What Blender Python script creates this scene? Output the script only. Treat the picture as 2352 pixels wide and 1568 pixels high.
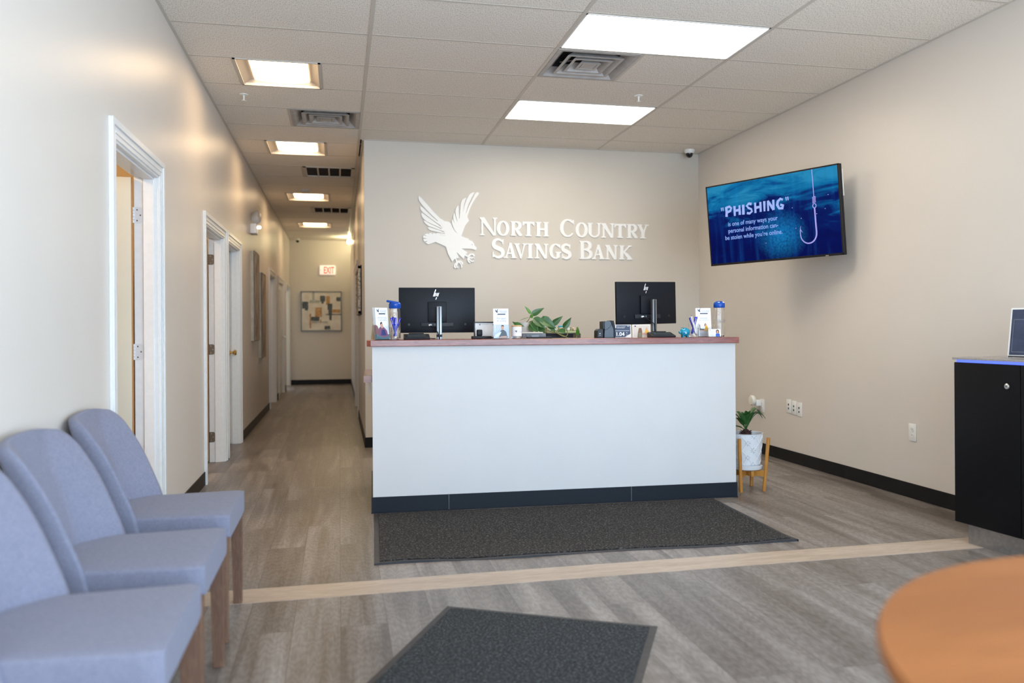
import bpy, bmesh, math, random
from mathutils import Vector, Matrix
from mathutils.geometry import tessellate_polygon
random.seed(7)
PI = math.pi
scene = bpy.context.scene
COL = scene.collection
for o in list(bpy.data.objects):
    bpy.data.objects.remove(o)

# ------------------------------------------------------------------ camera
F_PX, YAW, ROLL, PITCH = 1838.588, -0.2130, 0.0063, 0.0006
cam_data = bpy.data.cameras.new('camera')
cam = bpy.data.objects.new('camera', cam_data)
COL.objects.link(cam)
M = (Matrix.Rotation(YAW, 3, 'Z') @ Matrix.Rotation(PITCH, 3, 'X') @ Matrix.Rotation(ROLL, 3, 'Y'))
cols = [M @ Vector((1, 0, 0)), M @ Vector((0, 0, 1)), -(M @ Vector((0, 1, 0)))]
R = Matrix((cols[0], cols[1], cols[2])).transposed()
cam.matrix_world = Matrix.Translation((0, 0, 1.171)) @ R.to_4x4()
cam_data.sensor_width = 36
cam_data.lens = F_PX / 2352 * 36
cam_data.shift_y = -(784 - 749.64) / 2352
cam_data.clip_start = 0.02
cam_data.dof.use_dof = True
cam_data.dof.focus_distance = 5.4
cam_data.dof.aperture_fstop = 1.6
scene.camera = cam

# ------------------------------------------------------------------ world, daylight, exposure
world = bpy.data.worlds.new('world')
scene.world = world
world.use_nodes = True
world.node_tree.nodes['Background'].inputs[0].default_value = (0.62, 0.80, 1.0, 1)
world.node_tree.nodes['Background'].inputs[1].default_value = 1.2

XR_ = 3.775
def area_light(name, loc, rot, sx, sy, power, color, spread=PI):
    l = bpy.data.lights.new(name, 'AREA')
    l.shape = 'RECTANGLE'; l.size = sx; l.size_y = sy
    l.energy = power; l.color = color; l.spread = spread
    o = bpy.data.objects.new(name, l); COL.objects.link(o)
    o.location = loc; o.rotation_euler = rot
    return o
# the sky seen through the street front's glass, behind the camera
area_light('daylight', (1.75, -1.45, 1.45), (PI / 2, 0, 0), 4.4, 2.8, 150, (0.60, 0.79, 1.0))
# added fill for the left wall, shining through an unseen, made-up side window
area_light('added_side_fill', (XR_ + .35, .75, 1.45), (0, PI / 2, 0), 2.3, 2.6, 42, (0.50, 0.73, 1.0))
# added fill low outside the front, aimed up to brighten the ceiling
area_light('added_ceiling_fill', (1.4, -2.1, .05), (math.radians(150), 0, 0), 5.0, 1.2, 165, (1.0, .90, .76))

vs = scene.view_settings
vs.view_transform = 'Standard'; vs.look = 'None'; vs.gamma = 1.0
vs.use_curve_mapping = False
vs.exposure = 0.95
LED_W, LED_C = 7.3, 6.4

# ------------------------------------------------------------------ materials
MATS = {}
def mat(name, color=(.8, .8, .8), rough=.5, metal=0., emit=None, estr=1., spec=None, trans=0., ior=1.45, coat=0., sheen=0., alpha=1.):
    if name in MATS: return MATS[name]
    m = bpy.data.materials.new(name); m.use_nodes = True
    b = m.node_tree.nodes['Principled BSDF']
    b.inputs['Base Color'].default_value = (*color, 1)
    b.inputs['Roughness'].default_value = rough
    b.inputs['Metallic'].default_value = metal
    b.inputs['IOR'].default_value = ior
    if spec is not None: b.inputs['Specular IOR Level'].default_value = spec
    if trans: b.inputs['Transmission Weight'].default_value = trans
    if coat: b.inputs['Coat Weight'].default_value = coat; b.inputs['Coat Roughness'].default_value = .15
    if sheen: b.inputs['Sheen Weight'].default_value = sheen
    if emit: b.inputs['Emission Color'].default_value = (*emit, 1); b.inputs['Emission Strength'].default_value = estr
    if alpha < 1: b.inputs['Alpha'].default_value = alpha
    MATS[name] = m
    return m
class NT:
    def __init__(s, m): s.t = m.node_tree; s.b = s.t.nodes['Principled BSDF']
    def n(s, typ, **kw):
        x = s.t.nodes.new(typ)
        for k, v in kw.items():
            if k.startswith('_'): setattr(x, k[1:], v)
            else: x.inputs[k].default_value = v
        return x
    def l(s, a, ao, b, bi): s.t.links.new(a.outputs[ao], b.inputs[bi])
    def coord(s, scale=(1, 1, 1), rot=(0, 0, 0), out='Object'):
        tc = s.n('ShaderNodeTexCoord'); mp = s.n('ShaderNodeMapping')
        mp.inputs['Scale'].default_value = scale; mp.inputs['Rotation'].default_value = rot
        s.l(tc, out, mp, 'Vector'); return mp
    def ramp(s, stops):
        r = s.n('ShaderNodeValToRGB'); e = r.color_ramp.elements
        while len(e) < len(stops): e.new(.5)
        for i, (p, c) in enumerate(stops):
            e[i].position = p; e[i].color = (*c, 1) if len(c) == 3 else c
        return r
    def bump(s, src, so, strength, dist=.01):
        bp = s.n('ShaderNodeBump'); bp.inputs['Strength'].default_value = strength; bp.inputs['Distance'].default_value = dist
        s.l(src, so, bp, 'Height'); s.l(bp, 'Normal', s.b, 'Normal'); return bp

def noisy(name, c1, c2, scale, rough=.5, bump=0., stretch=(1, 1, 1), detail=4, lo=.35, hi=.65, dist=.005, **kw):
    """two-tone noise material"""
    if name in MATS: return MATS[name]
    m = mat(name, c1, rough, **kw); t = NT(m)
    mp = t.coord(stretch); no = t.n('ShaderNodeTexNoise', Scale=scale, Detail=detail); t.l(mp, 'Vector', no, 'Vector')
    r = t.ramp([(lo, c1), (hi, c2)]); t.l(no, 'Fac', r, 'Fac'); t.l(r, 'Color', t.b, 'Base Color')
    if bump: t.bump(no, 'Fac', bump, dist)
    return m

def wood(name, c1, c2, axis='x', scale=6., rough=.4, coat=0.):
    if name in MATS: return MATS[name]
    m = mat(name, c1, rough, coat=coat); t = NT(m)
    sc = {'x': (.12, 1, 1), 'y': (1, .12, 1), 'z': (1, 1, .12)}[axis]
    mp = t.coord(sc)
    n1 = t.n('ShaderNodeTexNoise', Scale=scale * 2, Detail=3, Distortion=.6); t.l(mp, 'Vector', n1, 'Vector')
    n2 = t.n('ShaderNodeTexNoise', Scale=scale * 16, Detail=6, Distortion=1.2); t.l(mp, 'Vector', n2, 'Vector')
    mx = t.n('ShaderNodeMix', _data_type='FLOAT'); mx.inputs[0].default_value = .5
    t.l(n1, 'Fac', mx, 2); t.l(n2, 'Fac', mx, 3)
    r = t.ramp([(.38, c2), (.6, c1)]); t.l(mx, 0, r, 'Fac'); t.l(r, 'Color', t.b, 'Base Color')
    return m

WALLC = (.70, .65, .595)
m_wall = noisy('wall_paint', WALLC, (WALLC[0] * .985, WALLC[1] * .985, WALLC[2] * .985), 3, .37, spec=.42)
_t = NT(m_wall); _n = _t.n('ShaderNodeTexNoise', Scale=140, Detail=3); _mp = _t.coord(); _t.l(_mp, 'Vector', _n, 'Vector'); _t.bump(_n, 'Fac', .12, .002)
m_white = noisy('white_trim_paint', (.80, .80, .79), (.77, .77, .76), 30, .3)
m_counter = noisy('counter_front_laminate', (.65, .645, .64), (.635, .63, .63), 4, .45)
m_black = noisy('black_vinyl_base', (.007, .007, .008), (.011, .011, .012), 8, .45, spec=.3)
m_room = noisy('cream_room_paint', (.66, .66, .56), (.63, .63, .54), 3, .5)
m_roomwall = noisy('warm_room_paint', (.62, .50, .33), (.6, .48, .31), 3, .6)
m_grid = mat('ceiling_tee_paint', (.60, .56, .50), .5)
m_dark = mat('dark_void', (.01, .01, .01), .8)
m_metal = mat('satin_nickel', (.62, .60, .57), .28, 1.)
m_hinge = mat('bright_hinge_steel', (.70, .71, .72), .45, .35)
m_bronze = mat('dull_bronze', (.20, .16, .12), .4, .9)
m_brass = mat('polished_brass', (.75, .52, .2), .2, 1.)

def tile_mat():
    m = mat('acoustic_tile', (.64, .59, .52), .85); t = NT(m)
    mp = t.coord((1, 1, 1))
    nd = t.n('ShaderNodeTexNoise', Scale=25.0, Detail=2); t.l(mp, 'Vector', nd, 'Vector')
    # small fissures at random angles
    def layer(rz, sc, th):
        mp1 = t.coord((sc * 3.2, sc, 1), (0, 0, rz))
        v = t.n('ShaderNodeTexVoronoi', Scale=1.0, Randomness=1.0); v.voronoi_dimensions = '2D'
        t.l(mp1, 'Vector', v, 'Vector')
        lt = t.n('ShaderNodeMath', _operation='LESS_THAN'); lt.inputs[1].default_value = th
        t.l(v, 'Distance', lt, 0); return lt
    a = layer(.5, 34, .125); b = layer(1.3, 38, .105); c = layer(-.5, 90, .11)
    mx = t.n('ShaderNodeMath', _operation='MAXIMUM'); t.l(a, 0, mx, 0); t.l(b, 0, mx, 1)
    c2 = t.n('ShaderNodeMath', _operation='MULTIPLY'); c2.inputs[1].default_value = .6; t.l(c, 0, c2, 0)
    mx2 = t.n('ShaderNodeMath', _operation='MAXIMUM'); t.l(mx, 0, mx2, 0); t.l(c2, 0, mx2, 1)
    r = t.ramp([(0., (.85, .805, .735)), (1., (.34, .31, .26))]); t.l(mx2, 0, r, 'Fac'); t.l(r, 'Color', t.b, 'Base Color')
    inv = t.n('ShaderNodeMath', _operation='SUBTRACT'); inv.inputs[0].default_value = 1.; t.l(mx2, 0, inv, 1)
    t.bump(inv, 0, .3, .003)
    return m
m_tile = tile_mat()

def floor_mat():
    m = mat('vinyl_plank_floor', (.2, .17, .15), .34, spec=.5); t = NT(m)
    tc = t.n('ShaderNodeTexCoord'); sp = t.n('ShaderNodeSeparateXYZ'); t.l(tc, 'Object', sp, 0)
    cb = t.n('ShaderNodeCombineXYZ'); t.l(sp, 'Y', cb, 'X'); t.l(sp, 'X', cb, 'Y')
    br = t.n('ShaderNodeTexBrick', Scale=1.0); br.offset = .37; br.offset_frequency = 2
    for k, v in {'Mortar Size': .0012, 'Mortar Smooth': .1, 'Bias': 0., 'Brick Width': 1.22, 'Row Height': .182}.items(): br.inputs[k].default_value = v
    br.inputs['Color1'].default_value = (0, 0, 0, 1); br.inputs['Color2'].default_value = (1, 1, 1, 1); br.inputs['Mortar'].default_value = (.3, .3, .3, 1)
    t.l(cb, 0, br, 'Vector')
    # plank-wise offset of the grain
    sc = t.n('ShaderNodeVectorMath', _operation='SCALE'); sc.inputs['Scale'].default_value = 7.3; t.l(br, 'Color', sc, 0)
    ad = t.n('ShaderNodeVectorMath', _operation='ADD'); t.l(tc, 'Object', ad, 0); t.l(sc, 0, ad, 1)
    mp = t.n('ShaderNodeMapping'); mp.inputs['Scale'].default_value = (7, .55, 1); t.l(ad, 0, mp, 'Vector')
    n1 = t.n('ShaderNodeTexNoise', Scale=1.0, Detail=5, Distortion=.9, Roughness=.6); t.l(mp, 'Vector', n1, 'Vector')
    mp2 = t.n('ShaderNodeMapping'); mp2.inputs['Scale'].default_value = (60, 3.0, 1); t.l(ad, 0, mp2, 'Vector')
    n2 = t.n('ShaderNodeTexNoise', Scale=1.0, Detail=6, Distortion=1.6, Roughness=.7); t.l(mp2, 'Vector', n2, 'Vector')
    mp3 = t.n('ShaderNodeMapping'); mp3.inputs['Scale'].default_value = (5.5, .9, 1); t.l(ad, 0, mp3, 'Vector')
    wv = t.n('ShaderNodeTexWave', Scale=6.0, Distortion=14.0, Detail=2.5, _wave_type='RINGS'); wv.inputs['Detail Scale'].default_value = .9; t.l(mp3, 'Vector', wv, 'Vector')
    a = t.n('ShaderNodeMath', _operation='MULTIPLY_ADD'); t.l(n1, 'Fac', a, 0); a.inputs[1].default_value = 1.0; a.inputs[2].default_value = -.10
    b = t.n('ShaderNodeMath', _operation='MULTIPLY_ADD'); t.l(n2, 'Fac', b, 0); b.inputs[1].default_value = .36; t.l(a, 0, b, 2)
    c = t.n('ShaderNodeMath', _operation='MULTIPLY_ADD'); t.l(wv, 'Fac', c, 0); c.inputs[1].default_value = .085; t.l(b, 0, c, 2)
    d = t.n('ShaderNodeMath', _operation='MULTIPLY_ADD'); t.l(br, 'Color', d, 0); d.inputs[1].default_value = .07; t.l(c, 0, d, 2)
    r = t.ramp([(.22, (.045, .034, .028)), (.48, (.100, .080, .068)), (.66, (.175, .150, .135)), (.90, (.31, .28, .26))]); t.l(d, 0, r, 'Fac')
    mt = t.n('ShaderNodeMix', _data_type='RGBA'); t.l(br, 'Fac', mt, 0); t.l(r, 'Color', mt, 6); mt.inputs[7].default_value = (.09, .075, .065, 1)
    t.l(mt, 2, t.b, 'Base Color')
    rr = t.ramp([(.3, (.30,) * 3), (.8, (.44,) * 3)]); t.l(n1, 'Fac', rr, 'Fac'); t.l(rr, 'Color', t.b, 'Roughness')
    t.bump(n2, 'Fac', .08, .002)
    return m
m_floor = floor_mat()
m_strip = wood('pale_oak_strip', (.50, .40, .315), (.36, .275, .205), 'x', 5, .38)
m_cherry = wood('cherry_wood', (.30, .085, .055), (.16, .035, .025), 'x', 5, .25, coat=.4)
m_walnut = wood('brown_leg_wood', (.20, .105, .062), (.12, .06, .038), 'z', 8, .5)
m_oak = wood('honey_oak', (.33, .115, .026), (.26, .085, .017), 'x', 3, .5)
m_stand = wood('golden_stand_wood', (.55, .25, .05), (.42, .17, .03), 'z', 8, .35)
m_gaplight = wood('painted_gap_light', (.55, .28, .09), (.45, .2, .06), 'z', 6, .5)  # orange room light in the door gap, put into the colour

def fabric():
    m = mat('blue_grey_fabric', (.28, .30, .36), .9, sheen=.08); t = NT(m)
    mp = t.coord()
    n = t.n('ShaderNodeTexNoise', Scale=420, Detail=2); t.l(mp, 'Vector', n, 'Vector')
    n2 = t.n('ShaderNodeTexNoise', Scale=60, Detail=3); t.l(mp, 'Vector', n2, 'Vector')
    mx = t.n('ShaderNodeMix', _data_type='FLOAT'); mx.inputs[0].default_value = .15; t.l(n, 'Fac', mx, 2); t.l(n2, 'Fac', mx, 3)
    r = t.ramp([(.3, (.135, .142, .205)), (.7, (.265, .268, .345))]); t.l(mx, 0, r, 'Fac'); t.l(r, 'Color', t.b, 'Base Color')
    t.bump(n, 'Fac', .3, .002); return m
m_fabric = fabric()

def mat_carpet(name, c1, c2, c3, sc=170):
    m = mat(name, c1, .95); t = NT(m); mp = t.coord()
    n = t.n('ShaderNodeTexNoise', Scale=sc, Detail=2, Distortion=.5); t.l(mp, 'Vector', n, 'Vector')
    r = t.ramp([(.38, c1), (.55, c2), (.68, c3)]); t.l(n, 'Fac', r, 'Fac'); t.l(r, 'Color', t.b, 'Base Color')
    t.bump(n, 'Fac', .9, .006); return m
m_mat1 = mat_carpet('charcoal_mat_pile', (.004, .004, .004), (.024, .022, .021), (.12, .112, .107), 105)
m_mat2 = mat_carpet('slate_mat_pile', (.006, .007, .008), (.030, .034, .037), (.085, .096, .103), 120)
m_rubber = noisy('mat_rubber', (.022, .021, .024), (.035, .033, .036), 40, .5)
m_glass = mat('clear_plastic', (1, 1, 1), .03, trans=1., ior=1.42)
m_acrylic = mat('clear_acrylic', (.95, .98, 1), .03, trans=1., ior=1.2)
m_plug = mat('white_plastic', (.82, .82, .80), .3)
m_ecase = mat('grey_white_plastic', (.55, .53, .50), .4)
m_letter = mat('white_acrylic_letter', (.88, .88, .87), .3)
m_blk = noisy('black_plastic', (.006, .008, .013), (.008, .010, .016), 60, .45, spec=.28)
m_blk2 = mat('charcoal_plastic', (.018, .021, .028), .4, spec=.35)
m_navy = mat('navy_print', (.030, .055, .12), .5)
m_blue = mat('blue_plastic', (.004, .07, .42), .25)
m_pen = mat('pen_blue', (.01, .02, .50), .2)
m_teal = mat('teal_glaze', (.0, .26, .42), .12, coat=.5)
m_paper = mat('white_paper', (.85, .86, .88), .6)
m_greytext = mat('grey_print', (.32, .36, .42), .6)
m_ink = mat('dark_print', (.03, .03, .04), .6)
m_skin = mat('printed_skin', (.62, .36, .26), .6)
m_led = mat('led_panel_glow', (1, 1, 1), .5, emit=(1.0, .88, .70), estr=LED_W)
m_ledc = mat('corridor_lamp_glow', (1, 1, 1), .5, emit=(1.0, .70, .40), estr=LED_C)

# ------------------------------------------------------------------ mesh builder
class MB:
    def __init__(s): s.v = []; s.f = []; s.mi = []; s.mats = []; s.smooth = []; s.X = Matrix.Identity(4)
    def m(s, mt):
        if mt not in s.mats: s.mats.append(mt)
        return s.mats.index(mt)
    def add(s, vs, fs, mt, sm=False):
        b = len(s.v); i = s.m(mt)
        s.v += [tuple(s.X @ Vector(p)) for p in vs]
        for f in fs: s.f.append(tuple(b + k for k in f)); s.mi.append(i); s.smooth.append(sm)
        return s
    def box(s, x0, y0, z0, x1, y1, z1, mt, bev=0.):
        if bev <= 0:
            vs = [(x, y, z) for z in (z0, z1) for y in (y0, y1) for x in (x0, x1)]
            return s.add(vs, [(0, 2, 3, 1), (4, 5, 7, 6), (0, 1, 5, 4), (2, 6, 7, 3), (0, 4, 6, 2), (1, 3, 7, 5)], mt)
        bm = bmesh.new(); bmesh.ops.create_cube(bm, size=1)
        for v in bm.verts: v.co = ((x0 + x1) / 2 + v.co.x * (x1 - x0), (y0 + y1) / 2 + v.co.y * (y1 - y0), (z0 + z1) / 2 + v.co.z * (z1 - z0))
        bmesh.ops.bevel(bm, geom=bm.edges[:], offset=bev, segments=2, affect='EDGES', profile=.5)
        return s.addbm(bm, mt, True)
    def addbm(s, bm, mt, sm=False):
        bm.verts.ensure_lookup_table()
        for i, v in enumerate(bm.verts): v.index = i
        s.add([tuple(v.co) for v in bm.verts], [tuple(v.index for v in f.verts) for f in bm.faces], mt, sm)
        bm.free(); return s
    def quad(s, pts, mt): return s.add(pts, [tuple(range(len(pts)))], mt)
    def lathe(s, prof, mt, c=(0, 0, 0), n=28, cap=True, ax='z'):
        vs = []; fs = []
        for r, z in prof:
            for k in range(n):
                a = 2 * PI * k / n; p = (r * math.cos(a), r * math.sin(a), z)
                if ax == 'y': p = (p[0], p[2], p[1])
                if ax == 'x': p = (p[2], p[0], p[1])
                vs.append((p[0] + c[0], p[1] + c[1], p[2] + c[2]))
        for i in range(len(prof) - 1):
            for k in range(n):
                fs.append((i * n + k, i * n + (k + 1) % n, (i + 1) * n + (k + 1) % n, (i + 1) * n + k))
        if cap: fs.append(tuple(range(n))); fs.append(tuple(range((len(prof) - 1) * n, len(prof) * n)))
        return s.add(vs, fs, mt, True)
    def tube(s, pts, r, mt, n=10, cap=True):
        pts = [Vector(p) for p in pts]; rs = r if isinstance(r, (list, tuple)) else [r] * len(pts)
        vs = []; fs = []; prev = None
        for i, p in enumerate(pts):
            d = (pts[min(i + 1, len(pts) - 1)] - pts[max(i - 1, 0)]).normalized()
            if prev is None:
                a = Vector((0, 0, 1)) if abs(d.z) < .9 else Vector((1, 0, 0)); u = d.cross(a).normalized()
            else: u = (prev - d * prev.dot(d)).normalized()
            prev = u; w = d.cross(u)
            for k in range(n):
                t = 2 * PI * k / n; vs.append(tuple(p + (u * math.cos(t) + w * math.sin(t)) * rs[i]))
        for i in range(len(pts) - 1):
            for k in range(n): fs.append((i * n + k, i * n + (k + 1) % n, (i + 1) * n + (k + 1) % n, (i + 1) * n + k))
        if cap: fs.append(tuple(range(n))); fs.append(tuple(range((len(pts) - 1) * n, len(pts) * n)))
        return s.add(vs, fs, mt, True)
    def taper(s, c0, h0, c1, h1, mt):
        """square bar from c0 (half sizes h0) to c1 (half sizes h1)"""
        vs = []
        for c, h in ((c0, h0), (c1, h1)):
            for sx, sy in ((-1, -1), (1, -1), (1, 1), (-1, 1)): vs.append((c[0] + sx * h[0], c[1] + sy * h[1], c[2]))
        return s.add(vs, [(3, 2, 1, 0), (4, 5, 6, 7), (0, 1, 5, 4), (1, 2, 6, 5), (2, 3, 7, 6), (3, 0, 4, 7)], mt)
    def plate(s, poly, mt, y0=0., y1=-.012):
        """polygon in the local xz plane, standing from y0 to y1"""
        tri = tessellate_polygon([[Vector((p[0], p[1], 0)) for p in poly]]); n = len(poly)
        s.k = getattr(s, 'k', 0) + 1
        if abs(y1 - y0) > .004: y1 -= .00012 * (s.k % 23)
        vs = [(p[0], y1, p[1]) for p in poly] + [(p[0], y0, p[1]) for p in poly]
        fs = [tuple(t) for t in tri]
        if abs(y1 - y0) > 1e-6:
            fs += [(i, (i + 1) % n, n + (i + 1) % n, n + i) for i in range(n)]
        else: vs = vs[:n]
        return s.add(vs, fs, mt)
    def rect(s, x0, z0, x1, z1, mt, y=0.):
        return s.add([(x0, y, z0), (x1, y, z0), (x1, y, z1), (x0, y, z1)], [(0, 1, 2, 3)], mt)
    def stroke(s, pts, w, mt, y0=0., y1=-.012):
        ws = w if isinstance(w, (list, tuple)) else [w] * len(pts)
        L = []; Rr = []
        for i, p in enumerate(pts):
            a = pts[max(i - 1, 0)]; b = pts[min(i + 1, len(pts) - 1)]
            d = Vector((b[0] - a[0], b[1] - a[1])).normalized(); nn = Vector((-d.y, d.x))
            L.append((p[0] + nn.x * ws[i] / 2, p[1] + nn.y * ws[i] / 2)); Rr.append((p[0] - nn.x * ws[i] / 2, p[1] - nn.y * ws[i] / 2))
        s.k = getattr(s, 'k', 0) + 1
        if abs(y1 - y0) > .004: y1 -= .00012 * (s.k % 23)
        n = len(pts); A = L + Rr[::-1]; N = 2 * n
        vs = [(p[0], y1, p[1]) for p in A] + [(p[0], y0, p[1]) for p in A]
        fs = [(i, i + 1, N - 2 - i, N - 1 - i) for i in range(n - 1)] + [(i, (i + 1) % N, N + (i + 1) % N, N + i) for i in range(N)]
        s.add(vs, fs, mt)
        return s
    def grid(s, fn, nu, nv, mt, closed_u=False):
        vs = [fn(i / nu, j / nv) for j in range(nv + 1) for i in range(nu + (0 if closed_u else 1))]
        w = nu if closed_u else nu + 1; fs = []
        for j in range(nv):
            for i in range(nu):
                fs.append((j * w + i, j * w + (i + 1) % w, (j + 1) * w + (i + 1) % w, (j + 1) * w + i))
        return s.add(vs, fs, mt, True)
    def text(s, txt, size, mt, x=0, z=0, y=0., ext=0., align='CENTER', off=0., shear=0., sx=1., spacing=1.):
        cu = bpy.data.curves.new('t', 'FONT'); cu.body = txt; cu.size = size; cu.align_x = align
        cu.extrude = ext; cu.offset = off; cu.shear = shear; cu.resolution_u = 3; cu.space_character = spacing
        o = bpy.data.objects.new('t', cu); COL.objects.link(o)
        dg = bpy.context.evaluated_depsgraph_get(); dg.update()
        me = bpy.data.meshes.new_from_object(o.evaluated_get(dg))
        vs = [(x + v.co.x * sx, y - v.co.z, z + v.co.y) for v in me.vertices]
        s.add(vs, [tuple(p.vertices) for p in me.polygons], mt)
        bpy.data.objects.remove(o); bpy.data.curves.remove(cu); bpy.data.meshes.remove(me)
        return s
    def build(s, name, parent=None, recalc=True, bevel=0., subsurf=0, angle=35):
        me = bpy.data.meshes.new(name); me.from_pydata(s.v, [], s.f)
        for mt in s.mats: me.materials.append(mt)
        me.polygons.foreach_set('material_index', s.mi)
        me.polygons.foreach_set('use_smooth', s.smooth)
        if recalc:
            bm = bmesh.new(); bm.from_mesh(me); bmesh.ops.recalc_face_normals(bm, faces=bm.faces[:]); bm.to_mesh(me); bm.free()
        if any(s.smooth) and not subsurf: me.set_sharp_from_angle(angle=math.radians(angle))
        o = bpy.data.objects.new(name, me); COL.objects.link(o)
        if parent is not None: o.parent = parent
        if bevel:
            b = o.modifiers.new('bevel', 'BEVEL'); b.width = bevel; b.segments = 2; b.limit_method = 'ANGLE'
        if subsurf:
            d = o.modifiers.new('sub', 'SUBSURF'); d.levels = subsurf; d.render_levels = subsurf
        return o

def tag(o, label=None, cat=None, group=None, kind=None):
    if label: o['label'] = label
    if cat: o['category'] = cat
    if group: o['group'] = group
    if kind: o['kind'] = kind
    return o
def thing(name, label, cat, loc=(0, 0, 0), rz=0., group=None):
    o = bpy.data.objects.new(name, None); COL.objects.link(o); o.empty_display_size = .1
    o.location = loc; o.rotation_euler = (0, 0, rz)
    return tag(o, label, cat, group)
def copy_tree(o, parent=None):
    c = o.copy(); COL.objects.link(c); c.parent = parent
    for ch in list(o.children): copy_tree(ch, c)
    return c
def struct(mb, name, parent=None, **kw):
    o = mb.build(name, parent, **kw)
    if parent is None: o['kind'] = 'structure'
    return o

# ------------------------------------------------------------------ setting
H = 3.012; T = .6096
XL, XR, XC, YB, YE = -.993, 3.775, .25, 7.96, 17.2
YF = -1.15
GX = [.2036, 1.4228, 2.642]
ROW = {i: 3.885 + i * T for i in range(-9, 9)}
for i in range(9, 23): ROW[i] = ROW[8] + (i - 8) * .625

# floor
b = MB(); b.box(-3.5, YF - .1, -.05, XR + .15, YE + .15, 0, m_floor); struct(b, 'floor')
b = MB(); b.box(XL, 3.575, 0, XR, 3.765, .0015, m_strip); struct(b, 'trim_1')

# walls.  left wall with six door openings (casing outer y0, y1, top)
DOORS = [(3.84, 4.925, 2.12), (6.36, 7.535, 2.06), (7.625, 8.67, 2.06), (12.07, 13.30, 2.055), (13.86, 15.26, 2.055), (15.75, 17.10, 2.055)]
CW = .085
b = MB(); y = YF
for (a, c, t) in DOORS:
    b.box(XL - .12, y, 0, XL, a + CW, H, m_wall); b.box(XL - .12, a + CW, t - CW, XL, c - CW, H, m_wall); y = c - CW
b.box(XL - .12, y, 0, XL, YE, H, m_wall); struct(b, 'wall_left')
WY = (-.5, 2.1)  # made-up window opening, out of view, lets the added side fill in
b = MB(); b.box(XR, YF, 0, XR + .12, WY[0], H, m_wall); b.box(XR, WY[1], 0, XR + .12, YB + .12, H, m_wall)
b.box(XR, WY[0], 0, XR + .12, WY[1], .3, m_wall); b.box(XR, WY[0], 2.65, XR + .12, WY[1], H, m_wall); struct(b, 'wall_right')
b = MB()
for y in (WY[0], .77, WY[1] - .06): b.box(XR + .03, y, .3, XR + .09, y + .06, 2.65, m_blk2)
for z in (.3, 2.59): b.box(XR + .032, WY[0], z, XR + .088, WY[1], z + .06, m_blk2)
struct(b, 'added_side_window')  # unseen window frame, added along with the side fill
m_bwall = noisy('back_wall_paint', (.62, .575, .51), (.61, .565, .50), 3, .4)
b = MB(); b.box(XC + .001, YB, 0, XR, YB + .12, H, m_bwall); struct(b, 'wall_back')
RD = (10.65, 12.3)
b = MB(); b.box(XC, YB + .001, 0, XC + .12, RD[0] + CW, H, m_wall); b.box(XC, RD[0] + CW, 1.975, XC + .12, RD[1] - CW, H, m_wall); b.box(XC, RD[1] - CW, 0, XC + .12, YE, H, m_wall); struct(b, 'wall_corridor_right')
b = MB(); b.box(XL - .12, YE, 0, XC + .12, YE + .12, H, m_wall); struct(b, 'wall_corridor_end')
# street front with its big window opening, behind the camera
b = MB()
b.box(XL - .12, YF - .12, 0, -.35, YF, H, m_wall); b.box(3.7, YF - .12, 0, XR + .12, YF, H, m_wall)
b.box(-.35, YF - .12, 0, 3.7, YF, .25, m_wall); b.box(-.35, YF - .12, 2.8, 3.7, YF, H, m_wall)
struct(b, 'wall_front')
b = MB()
for x in (-.35, .98, 2.31, 3.64): b.box(x, YF - .09, .25, x + .06, YF - .03, 2.8, m_blk2)
for z in (.25, 2.1, 2.75): b.box(-.35, YF - .088, z, 3.7, YF - .032, z + .05, m_blk2)
struct(b, 'window_1')

# side rooms behind the left doors
b = MB(); b.box(-3.5, 2.2, 0, -3.4, YE, 2.75, m_roomwall)
for y in (2.2, 5.6, 7.56, 10.2, 13.6, 15.5): b.box(-3.4, y, 0, XL - .12, y + .05, 2.75, m_roomwall)
struct(b, 'wall_side_rooms')
b = MB(); b.box(-3.5, 2.2, 2.75, XL - .12, YE, 2.8, m_roomwall); struct(b, 'ceiling_side_rooms')
for (y, p) in ((4.0, 26), (6.8, 16), (9, 14), (12.5, 8), (14.6, 3), (16.6, 6)):
    l = bpy.data.lights.new('room_lamp', 'POINT'); l.energy = p; l.color = (1, .70, .40) if y < 5 else (1, .85, .7); l.shadow_soft_size = .12
    o = bpy.data.objects.new('room_lamp', l); COL.objects.link(o); o.location = (-2.2, y, 2.5)
# room behind the right corridor door
b = MB(); b.box(1.2, 10.2, 0, 1.3, 12.8, 2.75, m_roomwall); b.box(XC + .12, 10.2, 0, 1.2, 10.3, 2.75, m_roomwall); b.box(XC + .12, 12.7, 0, 1.2, 12.8, 2.75, m_roomwall)
b.box(XC + .12, 10.2, 2.75, 1.3, 12.8, 2.8, m_roomwall); struct(b, 'wall_right_room')

# ceiling: tiles row by row, leaving the lamp and vent openings free, and the tee grid
FIX = []      # rectangles (x0,y0,x1,y1) that stay open
L2 = (-.70, -.115)
for r in (3, 7, 12, 17): FIX.append((L2[0], ROW[r], L2[1], ROW[r + 1]))
FIX.append((-.405, ROW[5], GX[0], ROW[6])); FIX.append((-.405, ROW[9], GX[0], ROW[10])); FIX.append((-.405, ROW[14], GX[0], ROW[15]))
FIX.append((GX[1], ROW[1], GX[2], ROW[2])); FIX.append((GX[1], ROW[4], GX[2], ROW[5])); FIX.append((GX[1], ROW[2], GX[1] + .61, ROW[3]))
b = MB(); ZT = H + .0012
xs_all = [XL, GX[0], GX[1], GX[2], XR]
rows = sorted(ROW.items())
def hole_at(x, y):
    for f in FIX:
        if f[0] - 1e-4 <= x <= f[2] + 1e-4 and f[1] - 1e-4 <= y <= f[3] + 1e-4: return True
    return False
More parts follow.
